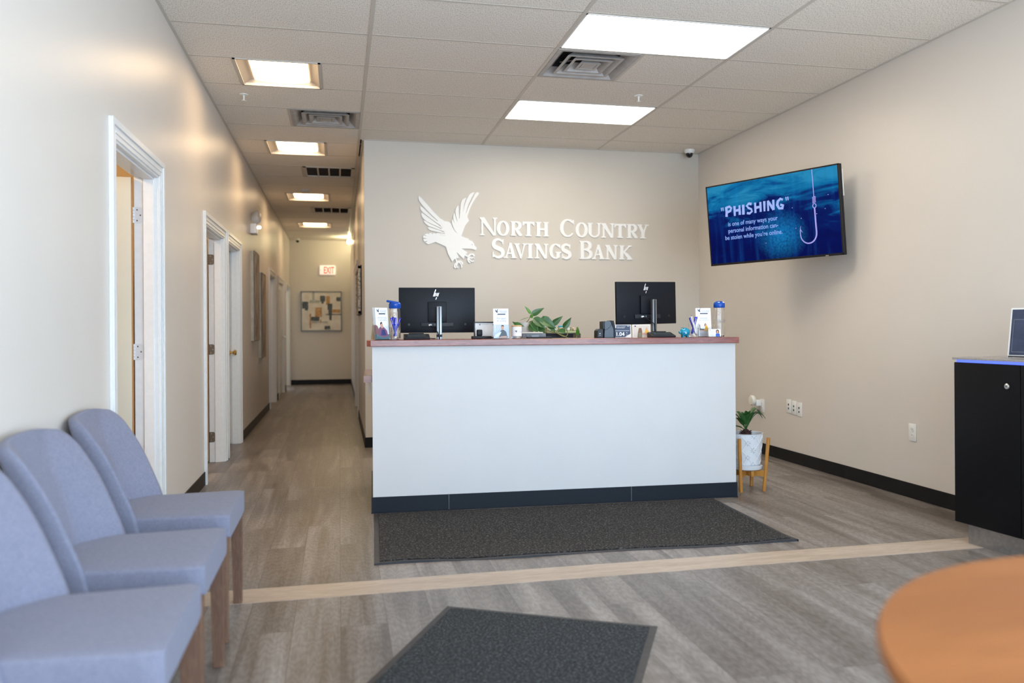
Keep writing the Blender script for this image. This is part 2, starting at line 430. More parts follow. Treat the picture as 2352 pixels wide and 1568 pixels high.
ys = [YF - .1] + [y for i, y in rows if YF < y < YE] + [YE]
for j in range(len(ys) - 1):
    y0, y1 = ys[j], ys[j + 1]
    for i in range(4):
        if y0 > YB + .2 and i > 0: continue
        cuts = {xs_all[i], xs_all[i + 1]}
        for f in FIX:
            if abs(f[1] - y0) < .02:
                for xx in (f[0], f[2]):
                    if xs_all[i] < xx < xs_all[i + 1]: cuts.add(xx)
        cs = sorted(cuts)
        for k in range(len(cs) - 1):
            xm = (cs[k] + cs[k + 1]) / 2
            if hole_at(xm, (y0 + y1) / 2): continue
            b.box(cs[k], y0, ZT, cs[k + 1], y1, ZT + .02, m_tile)
        for xx in cs[1:-1]: b.box(xx - .011, y0, H - .001, xx + .011, y1, H + .02, m_grid)
b.box(GX[0], YB, ZT, XC + .2, YE, ZT + .02, m_tile)
for x in GX: b.box(x - .012, YF, H - .002, x + .012, YE if x < .3 else YB, H + .02, m_grid)
for y in ys[1:-1]:
    b.box(XL, y - .011, H, XR if y < YB else XC, y + .011, H + .02, m_grid)
for (x0, y0, x1, y1) in ((XL, YF, XL + .02, YE), (XR - .02, YF, XR, YB), (XC, YB - .02, XR, YB), (XC - .02, YB, XC, YE), (XL, YE - .02, XC, YE)):
    b.box(x0, y0, H - .003, x1, y1, H + .02, m_grid)
b.box(-3.6, YF - .2, H + .14, XR + .2, YE + .2, H + .16, m_dark)   # plenum deck
struct(b, 'ceiling')

# baseboards
BH = .1; BT = .008
def base(segs, name):
    q = MB()
    for s in segs: q.box(*s, m_black); 
    return struct(q, name, bevel=.003)
segs = []; y = YF
for (a, c, t) in DOORS: segs.append((XL, y, 0, XL + BT, a, BH)); y = c
segs.append((XL, y, 0, XL + BT, YE, BH)); base(segs, 'baseboard_left')
base([(XR - BT, YF, 0, XR, YB, BH)], 'baseboard_right')
base([(XC, YB - BT, 0, XR - BT, YB, BH)], 'baseboard_back')
base([(XC - BT, YB - BT, 0, XC, RD[0], BH), (XC - BT, RD[1], 0, XC, YE - BT, BH)], 'baseboard_corridor_right')
base([(XL + BT, YE - BT, 0, XC - BT, YE, BH)], 'baseboard_corridor_end')

# doors
def hinge(parent, x, y, z, mt):
    q = MB()   # leaf plate on the far jamb (faces -y), rounded corners
    w, h = .045, .09; pts = []
    for (cx, cz, a0) in ((w - .014, h / 2 - .014, 0), ): pass
    pts = [(0, -h / 2), (w - .014, -h / 2)] + [(w - .014 + .014 * math.sin(a), -h / 2 + .014 - .014 * math.cos(a)) for a in (.5, 1.0, 1.57)] + \
          [(w, h / 2 - .014)] + [(w - .014 + .014 * math.cos(a), h / 2 - .014 + .014 * math.sin(a)) for a in (.5, 1.0, 1.57)] + [(0, h / 2)]
    q.X = Matrix.Translation((x, y, z)); q.plate(pts, mt, 0, -.003)
    for (px, pz) in ((.015, -.03), (.032, 0), (.015, .03)):
        q.lathe([(.0045, -.0034), (.003, -.0045)], m_bronze if mt != m_bronze else m_metal, c=(px, 0, pz), n=8, ax='y')
    for k in range(5): q.lathe([(.006, -h / 2 + k * h / 5 + .001), (.006, -h / 2 + (k + 1) * h / 5 - .001)], mt, c=(-.004, -.005, 0), n=10)
    return q.build('hinge', parent)
def door(n, a, c, t, leaf, hz=(), hm=m_metal, xw=XL, side=1, leafmat=m_room, knob=None, rec=.02):
    """casing and jamb lining; the opening is in a wall whose room face is x = xw"""
    q = MB(); s = side; x0 = xw
    def bx(xa, ya, za, xb, yb, zb, mt, bev=0): q.box(min(xa, xb), ya, za, max(xa, xb), yb, zb, mt, bev)
    for (ya, yb, inner) in ((a, a + CW, 1), (c - CW, c, -1)):
        bx(x0, ya, 0, x0 + s * .012, yb, t, m_white)
        ye = (ya, ya + .03) if inner > 0 else (yb - .03, yb)
        bx(x0 + s * .012, ye[0], 0, x0 + s * .021, ye[1], t, m_white)
        yi = (ya + .052, ya + .062) if inner > 0 else (yb - .062, yb - .052)
        bx(x0 + s * .012, yi[0], 0, x0 + s * .016, yi[1], t - .06, m_white)
    bx(x0, a + CW, t - CW, x0 + s * .012, c - CW, t, m_white); bx(x0 + s * .012, a + .03, t - .03, x0 + s * .021, c - .03, t, m_white)
    bx(x0 + s * .012, a + .062, t - .062, x0 + s * .016, c - .062, t - .052, m_white)
    for (ya, yb) in ((a + CW - .004, a + CW + .012), (c - CW - .012, c - CW + .004)): bx(x0 + s * .004, ya, 0, x0 - s * .125, yb, t - CW, m_white)
    bx(x0 + s * .004, a + CW, t - CW - .012, x0 - s * .125, c - CW, t - CW + .004, m_white)
    # stops
    for (ya, yb) in ((a + CW + .012, a + CW + .024), (c - CW - .024, c - CW - .012)): bx(x0 - s * .02, ya, 0, x0 - s * .075, yb, t - CW - .012, m_white)
    bx(x0 - s * .02, a + CW, t - CW - .024, x0 - s * .075, c - CW, t - CW - .012, m_white)
    d = struct(q, 'door_%d' % n, bevel=.002)
    w = (c - a) - 2 * CW - .03
    if leaf == 'open':            # hung on the far jamb and swung into the side room
        p = MB(); yl = c - CW - .012
        xo = xw - .130
        p.box(xo - w, yl - .045, .012, xo, yl - .008, t - CW - .02, leafmat)
        p.box(xo - .001, yl - .0445, .012, xo + .001, yl - .0085, t - CW - .02, m_gaplight)  # thin strip painted as the lit gap between leaf and jamb
        lf = p.build('door_leaf', d)
        for z in hz: hinge(d, xw - .123, yl, z, hm)
    if leaf == 'closed':
        p = MB(); xo = xw - rec
        ya, yb = a + CW + .014, c - CW - .014; zt = t - CW - .016
        p.box(xo - .035, ya, .01, xo, yb, zt, leafmat)
        cols_ = [(ya + .1, (ya + yb) / 2 - .05), ((ya + yb) / 2 + .05, yb - .1)]
        for (pa, pb) in cols_:
            for (za, zb) in ((.2, .8), (.95, 1.5), (1.6, 1.85)):
                for (u0, v0, u1, v1) in ((pa, za, pb, za + .015), (pa, zb - .015, pb, zb), (pa, za, pa + .015, zb), (pb - .015, za, pb, zb)):
                    p.box(xo, u0, v0, xo + .006, u1, v1, leafmat)
                p.box(xo, pa + .04, za + .04, xo + .005, pb - .04, zb - .04, leafmat)
        lf = p.build('door_leaf', d)
        if knob:
            k = MB(); k.lathe([(.03, 0), (.03, .006), (.011, .01), (.011, .03), (.026, .042), (.029, .055), (.02, .066), (.004, .068)], m_brass, c=(xo, yb - .07, .93), n=20, ax='x'); k.build('door_knob', lf)
            return d
        k = MB(); k.box(xo, yb - .12, .98, xo + .012, yb - .06, 1.16, m_metal, .004); k.build('lock_plate', lf)
        k = MB(); k.tube([(xo + .01, yb - .09, 1.02), (xo + .06, yb - .09, 1.02), (xo + .062, yb - .2, 1.015)], .011, m_metal); k.build('door_handle', lf)
    return d
m_leafwhite = noisy('white_door_paint', (.72, .71, .68), (.70, .69, .66), 10, .35)
door(1, *DOORS[0], 'open', (1.81, 1.045), m_hinge)
door(2, *DOORS[1], 'open', (1.78, .99, .22), m_bronze, leafmat=m_leafwhite)
door(3, *DOORS[2], 'closed', (), leafmat=m_leafwhite, knob=1, rec=.085)
door(4, *DOORS[3], 'open', (), leafmat=m_leafwhite)
door(5, *DOORS[4], 'closed', leafmat=m_leafwhite)
door(6, *DOORS[5], 'none')
door(7, RD[0], RD[1], 2.06, 'none', xw=XC, side=-1)
# ------------------------------------------------------------------ ceiling fittings
def troffer(label, y0, y1):
    x0, x1 = -.70, -.115
    t = thing('recessed_ceiling_light', label, 'ceiling light', ((x0 + x1) / 2, (y0 + y1) / 2, H), group='recessed lights down the corridor ceiling')
    hx, hy = (x1 - x0) / 2, (y1 - y0) / 2
    q = MB()
    for (a, c, d, e) in ((-hx, -hy, hx, -hy + .014), (-hx, hy - .014, hx, hy), (-hx, -hy, -hx + .018, hy), (hx - .018, -hy, hx, hy)): q.box(a, c, -.006, d, e, .012, m_grid)
    q.build('frame', t)
    q = MB(); gx, gy = hx - .018, hy - .014; d = .11
    # pan: curved side reflectors rising to the lens, sloped ends
    def side(s):
        q.grid(lambda u, v: (s * (gx - (gx - .20) * v), -gy + 2 * gy * u, .045 * math.sin(v * PI / 2)), 1, 8, m_refl)
    side(-1); side(1)
    q.box(-.19, -gy, d, .19, gy, d + .01, m_refl)
    for s in (-1, 1):
        q.grid(lambda u, v: (-gx + 2 * gx * u, s * (gy + .001 * v), .1 * v), 1, 1, m_refl)
    q.build('reflector', t, recalc=False)
    q = MB(); q.grid(lambda u, v: (.20 * (2 * u - 1), (gy - .004) * (2 * v - 1), .038 - .022 * math.sin(PI * u) ** .6), 16, 4, m_ledc)
    q.build('diffuser', t, recalc=False)
    return t
m_refl = mat('lamp_pan_enamel', (.30, .275, .25), .5)
for lab, r in (('recessed square ceiling light nearest the camera, above the first left door', 3), ('recessed square ceiling light beyond the stepped air diffuser, second along the corridor', 7),
               ('recessed square ceiling light between the two dark return grilles', 12), ('farthest recessed square ceiling light, near the corridor end wall', 17)):
    troffer(lab, ROW[r], ROW[r + 1])
def panel(label, r):
    x0, x1, y0, y1 = GX[1] + .012, GX[2] - .012, ROW[r] + .011, ROW[r + 1] - .011
    t = thing('led_panel_light', label, 'ceiling light', ((x0 + x1) / 2, (y0 + y1) / 2, H), group='long flat panel lights over the counter')
    hx, hy = (x1 - x0) / 2, (y1 - y0) / 2; w = .011
    q = MB()
    for (a, c, d, e) in ((-hx, -hy, hx, -hy + w), (-hx, hy - w, hx, hy), (-hx, -hy, -hx + w, hy), (hx - w, -hy, hx, hy)): q.box(a, c, -.003, d, e, .02, m_white)
    q.build('frame', t)
    q = MB(); q.box(-hx + w, -hy + w, .001, hx - w, hy - w, .01, m_led); q.build('diffuser', t)
panel('large flat white panel light nearest the camera, left of the air diffuser edge', 1)
panel('long flat white panel light between the air diffuser and the back wall', 4)

m_vent = noisy('grey_vent_enamel', (.46, .45, .44), (.38, .37, .365), 12, .45)
m_duct = noisy('duct_lining', (.06, .06, .065), (.015, .015, .016), 18, .7)
def diffuser(label, x0, x1, r):
    y0, y1 = ROW[r] + .011, ROW[r + 1] - .011
    t = thing('ceiling_air_diffuser', label, 'air vent', ((x0 + x1) / 2, (y0 + y1) / 2, H), group='stepped square air diffusers')
    h = (x1 - x0) / 2 - .002; hy = (y1 - y0) / 2; k = hy / h
    def ring(q, a0, z0, a1, z1, mt):
        vs = [(sx * a, sy * a * k, z) for a, z in ((a0, z0), (a1, z1)) for sx, sy in ((-1, -1), (1, -1), (1, 1), (-1, 1))]
        q.add(vs, [(i, (i + 1) % 4, 4 + (i + 1) % 4, 4 + i) for i in range(4)], mt)
    q = MB(); ring(q, h, -.003, h - .03, -.004, m_vent); ring(q, h - .03, -.004, h - .085, .05, m_vent); ring(q, h, -.003, h, .02, m_vent); q.build('frame', t)
    for (a, b_) in ((h - .09, h - .135), (h - .15, h - .185), (.075, .05)):
        q = MB(); ring(q, a, -.006, a - .02, -.007, m_vent); ring(q, a, -.006, b_ - .02, .045, m_vent); ring(q, a - .02, -.007, b_ - .03, .045, m_vent)
        if a < .1: q.box(-.05, -.05, -.006, .05, .05, -.003, m_vent)
        q.build('louvre_ring', t, recalc=False)
    q = MB(); ring(q, h - .07, .04, h - .07, .12, m_duct); q.box(-h, -hy, .12, h, hy, .125, m_duct)
    q.tube([(-.16, -.16, .07), (0, 0, .05), (.16, .16, .07)], .006, m_metal); q.tube([(.16, -.16, .07), (0, 0, .05), (-.16, .16, .07)], .006, m_metal)
    q.build('duct', t)
diffuser('grey stepped square air diffuser between the two flat panel lights', GX[1] + .012, GX[1] + .60, 2)
diffuser('grey stepped square air diffuser over the corridor entrance', -.395, GX[0] - .012, 5)
def grille(label, r):
    x0, x1, y0, y1 = -.395, GX[0] - .012, ROW[r] + .011, ROW[r + 1] - .011
    t = thing('return_air_grille', label, 'air vent', ((x0 + x1) / 2, (y0 + y1) / 2, H), group='dark return grilles in the corridor ceiling')
    hx, hy = (x1 - x0) / 2, (y1 - y0) / 2
    q = MB()
    for (a, c, d, e) in ((-hx, -hy, hx, -hy + .03), (-hx, hy - .03, hx, hy), (-hx, -hy, -hx + .04, hy), (hx - .04, -hy, hx, hy)): q.box(a, c, -.006, d, e, .01, m_grid)
    q.build('frame', t)
    for i in range(3):
        x = -hx + .04 + (2 * hx - .08) * (i + 1) / 4
        q = MB(); q.box(x - .009, -hy + .03, -.003, x + .009, hy - .03, .02, m_grid); q.build('bar', t)
    q = MB(); n = 22
    for i in range(n):
        y = -hy + .03 + (2 * hy - .06) * i / n
        q.quad([(-hx + .04, y, .004), (hx - .04, y, .004), (hx - .04, y + .02, .03), (-hx + .04, y + .02, .03)], m_slat)
    q.box(-hx, -hy, .06, hx, hy, .065, m_duct); q.build('slats', t, recalc=False)
m_slat = mat('brown_grille_slat', (.10, .075, .06), .5)
grille('dark return air grille nearer the lobby, between the second and third recessed lights', 9)
grille('dark return air grille farther down the corridor, before the last recessed light', 14)
def sprinkler(label, x, y):
    t = thing('fire_sprinkler', label, 'sprinkler', (x, y, H + .006), group='white ceiling sprinklers')
    q = MB(); q.lathe([(.036, 0), (.034, -.008), (.02, -.012)], m_plug); q.build('escutcheon', t)
    q = MB(); q.lathe([(.008, -.01), (.006, -.03), (.005, -.052)], m_plug, n=10)
    q.lathe([(.017, -.052), (.018, -.055)], m_plug, n=12)
    q.build('sprinkler_head', t)
sprinkler('white sprinkler head in the ceiling beside the far flat panel light', 2.354, 6.04)
sprinkler('white sprinkler head in the corridor ceiling behind the nearest recessed light', -.72, 6.6)
t = thing('smoke_detector', 'flat round smoke detector on the corridor ceiling', 'smoke detector', (-.43, 11.0, H + .006))
q = MB(); q.lathe([(.075, 0), (.075, -.012), (.06, -.035), (.02, -.04)], m_ecase); q.build('housing', t)
def dome(label, x, y, r):
    t = thing('dome_camera', label, 'security camera', (x, y, H + .006), group='ceiling dome cameras')
    q = MB(); q.lathe([(r, 0), (r, -.02), (r * .88, -.035), (r * .74, -.042)], m_plug); q.build('housing', t)
    q = MB(); q.lathe([(r * .7, -.038), (r * .64, -.06), (r * .45, -.078), (r * .2, -.086), (.002, -.088)], mat('smoked_dome', (.02, .02, .022), .08)); q.build('lens_dome', t)
dome('small white dome camera with dark lens where ceiling meets the back wall', 3.60, 7.80, .055)
dome('tiny dome camera at the far end of the corridor ceiling', -.82, 17.0, .05)
t = thing('wall_lamp', 'small glowing white lamp high at the far right of the corridor', 'lamp', (XC, 16.55, 2.92))
q = MB(); q.box(-.03, -.05, -.07, 0, .05, .07, m_plug, .01); q.build('bracket', t)
q = MB(); q.box(-.07, -.03, -.04, -.03, .03, .04, mat('lamp_glow_white', (1, 1, 1), .4, emit=(1, .86, .50), estr=170), .02); q.build('lens', t)

# ------------------------------------------------------------------ things on the walls
# emergency light
t = thing('emergency_light', 'white emergency light with swivel lamp head high on the left wall', 'emergency light', (XL, 9.75, 2.27))
q = MB(); q.box(0, -.10, 0, .07, .10, .115, m_plug, .008); q.build('housing', t)
q = MB(); q.X = Matrix.Translation((.06, -.02, .195)) @ Matrix.Rotation(math.radians(35), 4, 'X') @ Matrix.Rotation(math.radians(-25), 4, 'Y')
q.box(-.045, -.09, -.05, .05, .08, .055, m_ecase, .025); q.box(-.035, -.11, -.04, .04, -.088, .045, m_ecase, .01); q.build('lamp_head', t)
q = MB(); q.lathe([(.02, .11), (.018, .16)], m_ecase, c=(.04, 0, 0), n=12); q.build('swivel', t)
q = MB(); q.lathe([(.016, .0), (.02, .02), (.01, .035)], mat('emergency_lens', (1, 1, 1), .3, emit=(1, .97, .85), estr=4), c=(.075, .03, .085), n=14, ax='x'); q.build('indicator_lamp', t)
# canvases on the left wall
m_canvside = noisy('canvas_edge', (.50, .46, .38), (.42, .38, .30), 14, .7)
m_canv = noisy('abstract_brown_canvas', (.58, .49, .40), (.28, .19, .13), 9, .7, stretch=(1, 1.4, .45), lo=.42, hi=.6)
def canvas(label, y0, y1, z0, z1):
    t = thing('canvas_picture', label, 'picture', (XL, (y0 + y1) / 2, z0), group='tall canvases on the left corridor wall')
    h = (y1 - y0) / 2
    q = MB(); q.box(0, -h, 0, .042, h, z1 - z0, m_canvside); q.build('stretcher_frame', t)
    q = MB(); q.box(.042, -h + .004, .004, .0445, h - .004, z1 - z0 - .004, m_canv)
    q.build('painted_canvas', t)
    q = MB()
    for (a, b_, c, d) in ((-h, 0, -h + .006, z1 - z0), (h - .006, 0, h, z1 - z0), (-h, 0, h, .006), (-h, z1 - z0 - .006, h, z1 - z0)): q.box(.036, a, b_, .048, c, d, m_bronze)
    q.build('edge_strip', t)
canvas('taller brown abstract canvas on the left wall, nearer the camera and hung higher', 9.66, 10.20, 1.03, 2.07)
canvas('lower brown abstract canvas on the left wall, farther and hung lower than its neighbour', 10.55, 11.10, .80, 1.88)
# painting on the end wall
m_pf = mat('grey_silver_frame', (.16, .19, .21), .4, .3)
t = thing('abstract_painting', 'square abstract painting in grey, cream and ochre on the corridor end wall', 'painting', (-.355, YE, 1.11))
W_ = .83; hh = .83
q = MB()
for (a, b_, c, d) in ((0, 0, W_, .018), (0, hh - .018, W_, hh), (0, 0, .018, hh), (W_ - .018, 0, W_, hh)): q.box(a - W_ / 2, -.045, b_, c - W_ / 2, 0, d, m_pf)
q.build('frame', t)
q = MB(); m_cream = noisy('painting_cream', (.84, .79, .74), (.70, .65, .58), 7, .8)
q.box(-W_ / 2 + .018, -.035, .018, W_ / 2 - .018, -.01, hh - .018, m_cream)
m_pg = noisy('painting_slate', (.075, .09, .11), (.14, .16, .18), 30, .8); m_po = noisy('painting_ochre', (.46, .25, .10), (.60, .38, .20), 30, .8); m_pt = noisy('painting_mist', (.40, .42, .38), (.50, .52, .48), 20, .8)
k = .83 / 357.; yy = -.0352
def dab(px0, py0, px1, py1, mt, i):   # in picture pixels of a 357 px square, top-left origin
    a, c, b_, d = px0 * k - W_ / 2, hh - py0 * k, px1 * k - W_ / 2, hh - py1 * k; n = 6; pts = []
    rr = random.Random(i); w = .004
    for u in range(n): pts.append((a + (b_ - a) * u / n, c + rr.uniform(-w, w)))
    for u in range(n): pts.append((b_ + rr.uniform(-w, w), c + (d - c) * u / n))
    for u in range(n): pts.append((b_ + (a - b_) * u / n, d + rr.uniform(-w, w)))
    for u in range(n): pts.append((a + rr.uniform(-w, w), d + (c - d) * u / n))
    q.plate(pts, mt, yy - .0004 * i, yy - .0004 * i)
dabs = [(75, 80, 165, 105, m_pt), (100, 0, 120, 80, m_pt), (12, 92, 65, 155, m_pg), (35, 150, 62, 172, m_pg), (168, 40, 212, 92, m_pg), (178, 90, 200, 110, m_pg), (220, 42, 255, 120, m_po), (310, 52, 348, 88, m_pg),
        (232, 110, 275, 165, m_pg), (240, 160, 272, 215, m_pg), (248, 210, 268, 260, m_pg), (272, 162, 345, 190, m_po), (215, 204, 350, 212, m_pg), (125, 145, 182, 228, m_po), (78, 228, 160, 265, m_pg), (76, 200, 90, 330, m_po), (165, 255, 180, 285, m_po), (205, 310, 255, 342, m_pg), (95, 270, 235, 280, m_pt)]
for i, d in enumerate(dabs): dab(*d, i + 1)
q.build('canvas', t)
# exit sign
t = thing('exit_sign', 'white box exit sign with red letters on the corridor end wall', 'exit sign', (-.225, YE, 2.29))
q = MB(); q.box(-.158, -.05, 0, .158, 0, .19, mat('exit_sign_housing', (.9, .85, .8), .4, emit=(1., .80, .66), estr=.35), .012); q.build('housing', t)
q = MB(); q.text('EXIT', .195, mat('exit_red', (.8, .05, .03), .4, emit=(1, .05, .03), estr=.6), x=.028, z=.026, y=-.052, ext=.001, off=.004, sx=.54)
q.plate([(-.148, .095), (-.134, .108), (-.134, .082)], MATS['exit_red'], -.05, -.053); q.build('lettering', t)
# framed picture on the right corridor wall
t = thing('framed_picture', 'silver framed picture seen edge-on on the right corridor wall', 'picture', (XC, 9.62, 1.33))
q = MB(); m_sil = noisy('distressed_silver_frame', (.62, .60, .54), (.22, .23, .22), 40, .4, lo=.45, hi=.6)
for (a, b_, c, d) in ((-.6, 0, .6, .03), (-.6, .50, .6, .53), (-.6, 0, -.57, .53), (.57, 0, .6, .53)): q.box(-.04, a, b_, 0, c, d, m_sil)
q.build('frame', t); q = MB(); q.box(-.03, -.57, .03, -.005, .57, .50, m_canv); q.build('print', t)
q = MB(); q.box(-.012, -.61, -.01, 0, .61, .54, m_blk); q.build('backing', t)
# outlets on the right wall (local y along wall, x = -depth)
def wallplate(label, y, z, w, h, name, cat, kind):
    t = thing(name, label, cat, (XR, y, z), group='white wall plates on the right wall')
    q = MB(); q.box(-.006, -w / 2, -h / 2, 0, w / 2, h / 2, m_plug, .002); q.build('cover_plate', t)
    q = MB()
    if kind == 'outlet':
        for dz in (-.02, .02):
            q.lathe([(.0165, -.0058), (.0165, -.008)], m_plug, c=(0, 0, dz), n=20, ax='x')
            for dy in (-.006, .006): q.box(-.0085, dy - .001, dz - .001, -.0078, dy + .001, dz + .007, m_ink)
            q.lathe([(.002, -.0079), (.002, -.0084)], m_ink, c=(0, 0, dz - .007), n=8, ax='x')
    else:
        for dz, c in ((-.021, kind[0]), (.012, kind[1])):
            q.box(-.0072, -.010, dz - .010, -.0058, .010, dz + .012, m_plug); q.box(-.0078, -.008, dz - .007, -.0071, .008, dz + .009, c)
    q.build('sockets', t)
    return t
m_tealj = mat('teal_jack', (.0, .16, .20), .5); m_bluej = mat('blue_jack', (.01, .08, .22), .5)
wallplate('white duplex power outlet alone on the right wall nearest the cabinet', 4.70, .444, .072, .117, 'power_outlet', 'outlet', 'outlet')
wallplate('left one of three white data plates on the right wall, nearest the plant', 6.215, .478, .072, .117, 'data_wall_plate', 'wall plate', (m_bluej, m_ink))
wallplate('middle one of three white data plates with a teal jack', 6.135, .471, .072, .117, 'data_wall_plate', 'wall plate', (m_tealj, m_tealj))
wallplate('right one of three white data plates, nearest the power outlet', 6.055, .464, .072, .117, 'data_wall_plate', 'wall plate', (m_bluej, m_bluej))
wallplate('white power outlet behind the plug-in air freshener above the sago palm', 6.66, .44, .072, .117, 'power_outlet', 'outlet', 'outlet')
t = thing('air_freshener', 'round white plug-in device in the outlet above the potted sago palm', 'air freshener', (XR - .0065, 6.69, .47))
q = MB(); q.box(-.05, -.025, -.035, 0, .03, .02, m_plug, .008); q.build('plug_body', t)
q = MB(); q.lathe([(.03, -.05), (.045, -.056), (.047, -.075), (.04, -.085), (.02, -.088)], mat('cream_white_plastic', (.78, .76, .68), .4), c=(0, .02, .015), n=28, ax='x'); q.build('round_cap', t)

# ------------------------------------------------------------------ eagle emblem and lettering
EAGLE={
'f1':[(0.002,0.737),(0.027,0.716),(0.087,0.651),(0.147,0.581),(0.208,0.522),(0.258,0.49),(0.302,0.474),(0.224,0.472),(0.184,0.499),(0.13,0.548),(0.076,0.601),(0.032,0.65),(0.007,0.685),(-0.002,0.715)],
'f2':[(0.016,0.636),(0.04,0.621),(0.092,0.572),(0.141,0.526),(0.183,0.494),(0.235,0.467),(0.257,0.429),(0.21,0.451),(0.152,0.49),(0.097,0.53),(0.042,0.573),(0.019,0.6),(0.014,0.622)],
'f3':[(0.029,0.57),(0.051,0.557),(0.097,0.522),(0.152,0.483),(0.207,0.444),(0.246,0.406),(0.185,0.436),(0.124,0.462),(0.075,0.487),(0.042,0.515),(0.028,0.54),(0.025,0.556)],
'f4':[(0.049,0.496),(0.072,0.485),(0.124,0.456),(0.182,0.432),(0.224,0.409),(0.257,0.384),(0.213,0.4),(0.152,0.421),(0.097,0.439),(0.066,0.463),(0.05,0.482)],
'f5':[(0.092,0.428),(0.113,0.425),(0.168,0.409),(0.213,0.395),(0.262,0.368),(0.226,0.374),(0.168,0.386),(0.118,0.396),(0.099,0.406),(0.09,0.417)],
'f6':[(0.175,0.372),(0.196,0.371),(0.229,0.368),(0.29,0.36),(0.262,0.351),(0.218,0.352),(0.19,0.357),(0.179,0.362)],
'body':[(0.191,0.519),(0.246,0.492),(0.299,0.486),(0.32,0.469),(0.334,0.433),(0.359,0.395),(0.389,0.364),(0.425,0.346),(0.464,0.33),(0.494,0.322),(0.503,0.308),(0.537,0.295),(0.553,0.273),(0.559,0.253),(0.579,0.234),(0.581,0.22),(0.57,0.205),(0.545,0.214),(0.525,0.219),(0.426,0.221),(0.488,0.18),(0.46,0.152),(0.448,0.115),(0.376,0.184),(0.403,0.123),(0.37,0.123),(0.356,0.114),(0.33,0.089),(0.289,0.169),(0.269,0.238),(0.165,0.283),(0.093,0.256),(0.063,0.273),(0.085,0.289),(0.052,0.284),(0.042,0.309),(0.079,0.314),(0.04,0.323),(0.046,0.347),(0.081,0.337),(0.052,0.353),(0.088,0.366),(0.102,0.355),(0.095,0.369),(0.127,0.371),(0.139,0.357),(0.138,0.374),(0.174,0.366),(0.19,0.357),(0.218,0.351),(0.262,0.349),(0.257,0.376),(0.226,0.374),(0.257,0.39),(0.214,0.4),(0.235,0.428),(0.184,0.436),(0.224,0.439),(0.21,0.451),(0.207,0.472),(0.184,0.498)],
'r1':[(0.599,0.789),(0.609,0.776),(0.573,0.728),(0.539,0.674),(0.51,0.612),(0.489,0.545),(0.484,0.522),(0.494,0.492),(0.464,0.45),(0.436,0.393),(0.425,0.343),(0.389,0.364),(0.425,0.443),(0.459,0.522),(0.474,0.575),(0.499,0.64),(0.539,0.719),(0.568,0.776),(0.585,0.79)],
'r2':[(0.562,0.788),(0.534,0.736),(0.497,0.662),(0.471,0.575),(0.47,0.5),(0.431,0.471),(0.444,0.586),(0.46,0.656),(0.483,0.72),(0.511,0.768),(0.54,0.785)],
'r3':[(0.479,0.733),(0.457,0.667),(0.444,0.586),(0.442,0.477),(0.403,0.476),(0.409,0.524),(0.414,0.599),(0.421,0.671),(0.435,0.708),(0.455,0.722)],
'r4':[(0.399,0.653),(0.402,0.598),(0.407,0.521),(0.419,0.443),(0.391,0.443),(0.387,0.491),(0.372,0.542),(0.365,0.592),(0.373,0.625),(0.387,0.645)],
'r5':[(0.359,0.575),(0.367,0.536),(0.386,0.49),(0.408,0.432),(0.386,0.42),(0.362,0.467),(0.347,0.503),(0.343,0.536),(0.348,0.564)],
'rb':[(0.336,0.514),(0.347,0.494),(0.362,0.467),(0.387,0.49),(0.409,0.521),(0.444,0.584),(0.474,0.573),(0.504,0.501),(0.464,0.45),(0.425,0.343),(0.389,0.364),(0.357,0.403),(0.338,0.447),(0.328,0.486),(0.33,0.505)],
'eye':[(0.528,0.266),(0.538,0.263),(0.539,0.256),(0.531,0.258)],
}
CLAWS= [([(0.364, 0.123), (0.372, 0.103), (0.379, 0.084)], 0.014), ([(0.382, 0.084), (0.361, 0.062), (0.354, 0.039), (0.367, 0.025)], 0.017), ([(0.389, 0.084), (0.375, 0.056), (0.376, 0.037), (0.392, 0.028)], 0.014), ([(0.397, 0.084), (0.417, 0.068), (0.428, 0.043), (0.421, 0.028)], 0.013), ([(0.383, 0.087), (0.414, 0.093), (0.434, 0.077), (0.435, 0.062)], 0.016), ([(0.462, 0.155), (0.479, 0.146), (0.496, 0.138)], 0.014), ([(0.496, 0.138), (0.49, 0.113), (0.497, 0.091), (0.514, 0.079)], 0.017), ([(0.502, 0.136), (0.508, 0.108), (0.53, 0.091), (0.551, 0.099)], 0.014), ([(0.499, 0.138), (0.524, 0.125), (0.547, 0.132), (0.557, 0.121)], 0.013), ([(0.496, 0.141), (0.516, 0.164), (0.544, 0.164), (0.557, 0.145)], 0.017)]

def eagle(q, mt, k=1., x=0., z=0., y0=0., y1=-.014, detail=True):
    f = lambda P: [(x + a * k, z + b * k) for a, b in P]
    for n, P in EAGLE.items():
        if n == 'eye': continue
        q.plate(f(P), mt, y0, y1)
    if detail:
        for P, w in CLAWS: q.stroke(f(P), w * k, mt, y0, y1)
t = thing('eagle_emblem', 'white cut-out swooping eagle on the back wall left of the lettering', 'emblem', (.78, YB, 1.74))
q = MB(); eagle(q, m_letter); q.build('eagle_figure', t)
q = MB(); q.plate(EAGLE['eye'], m_greytext, -.0142, -.0152); q.build('eye', t)

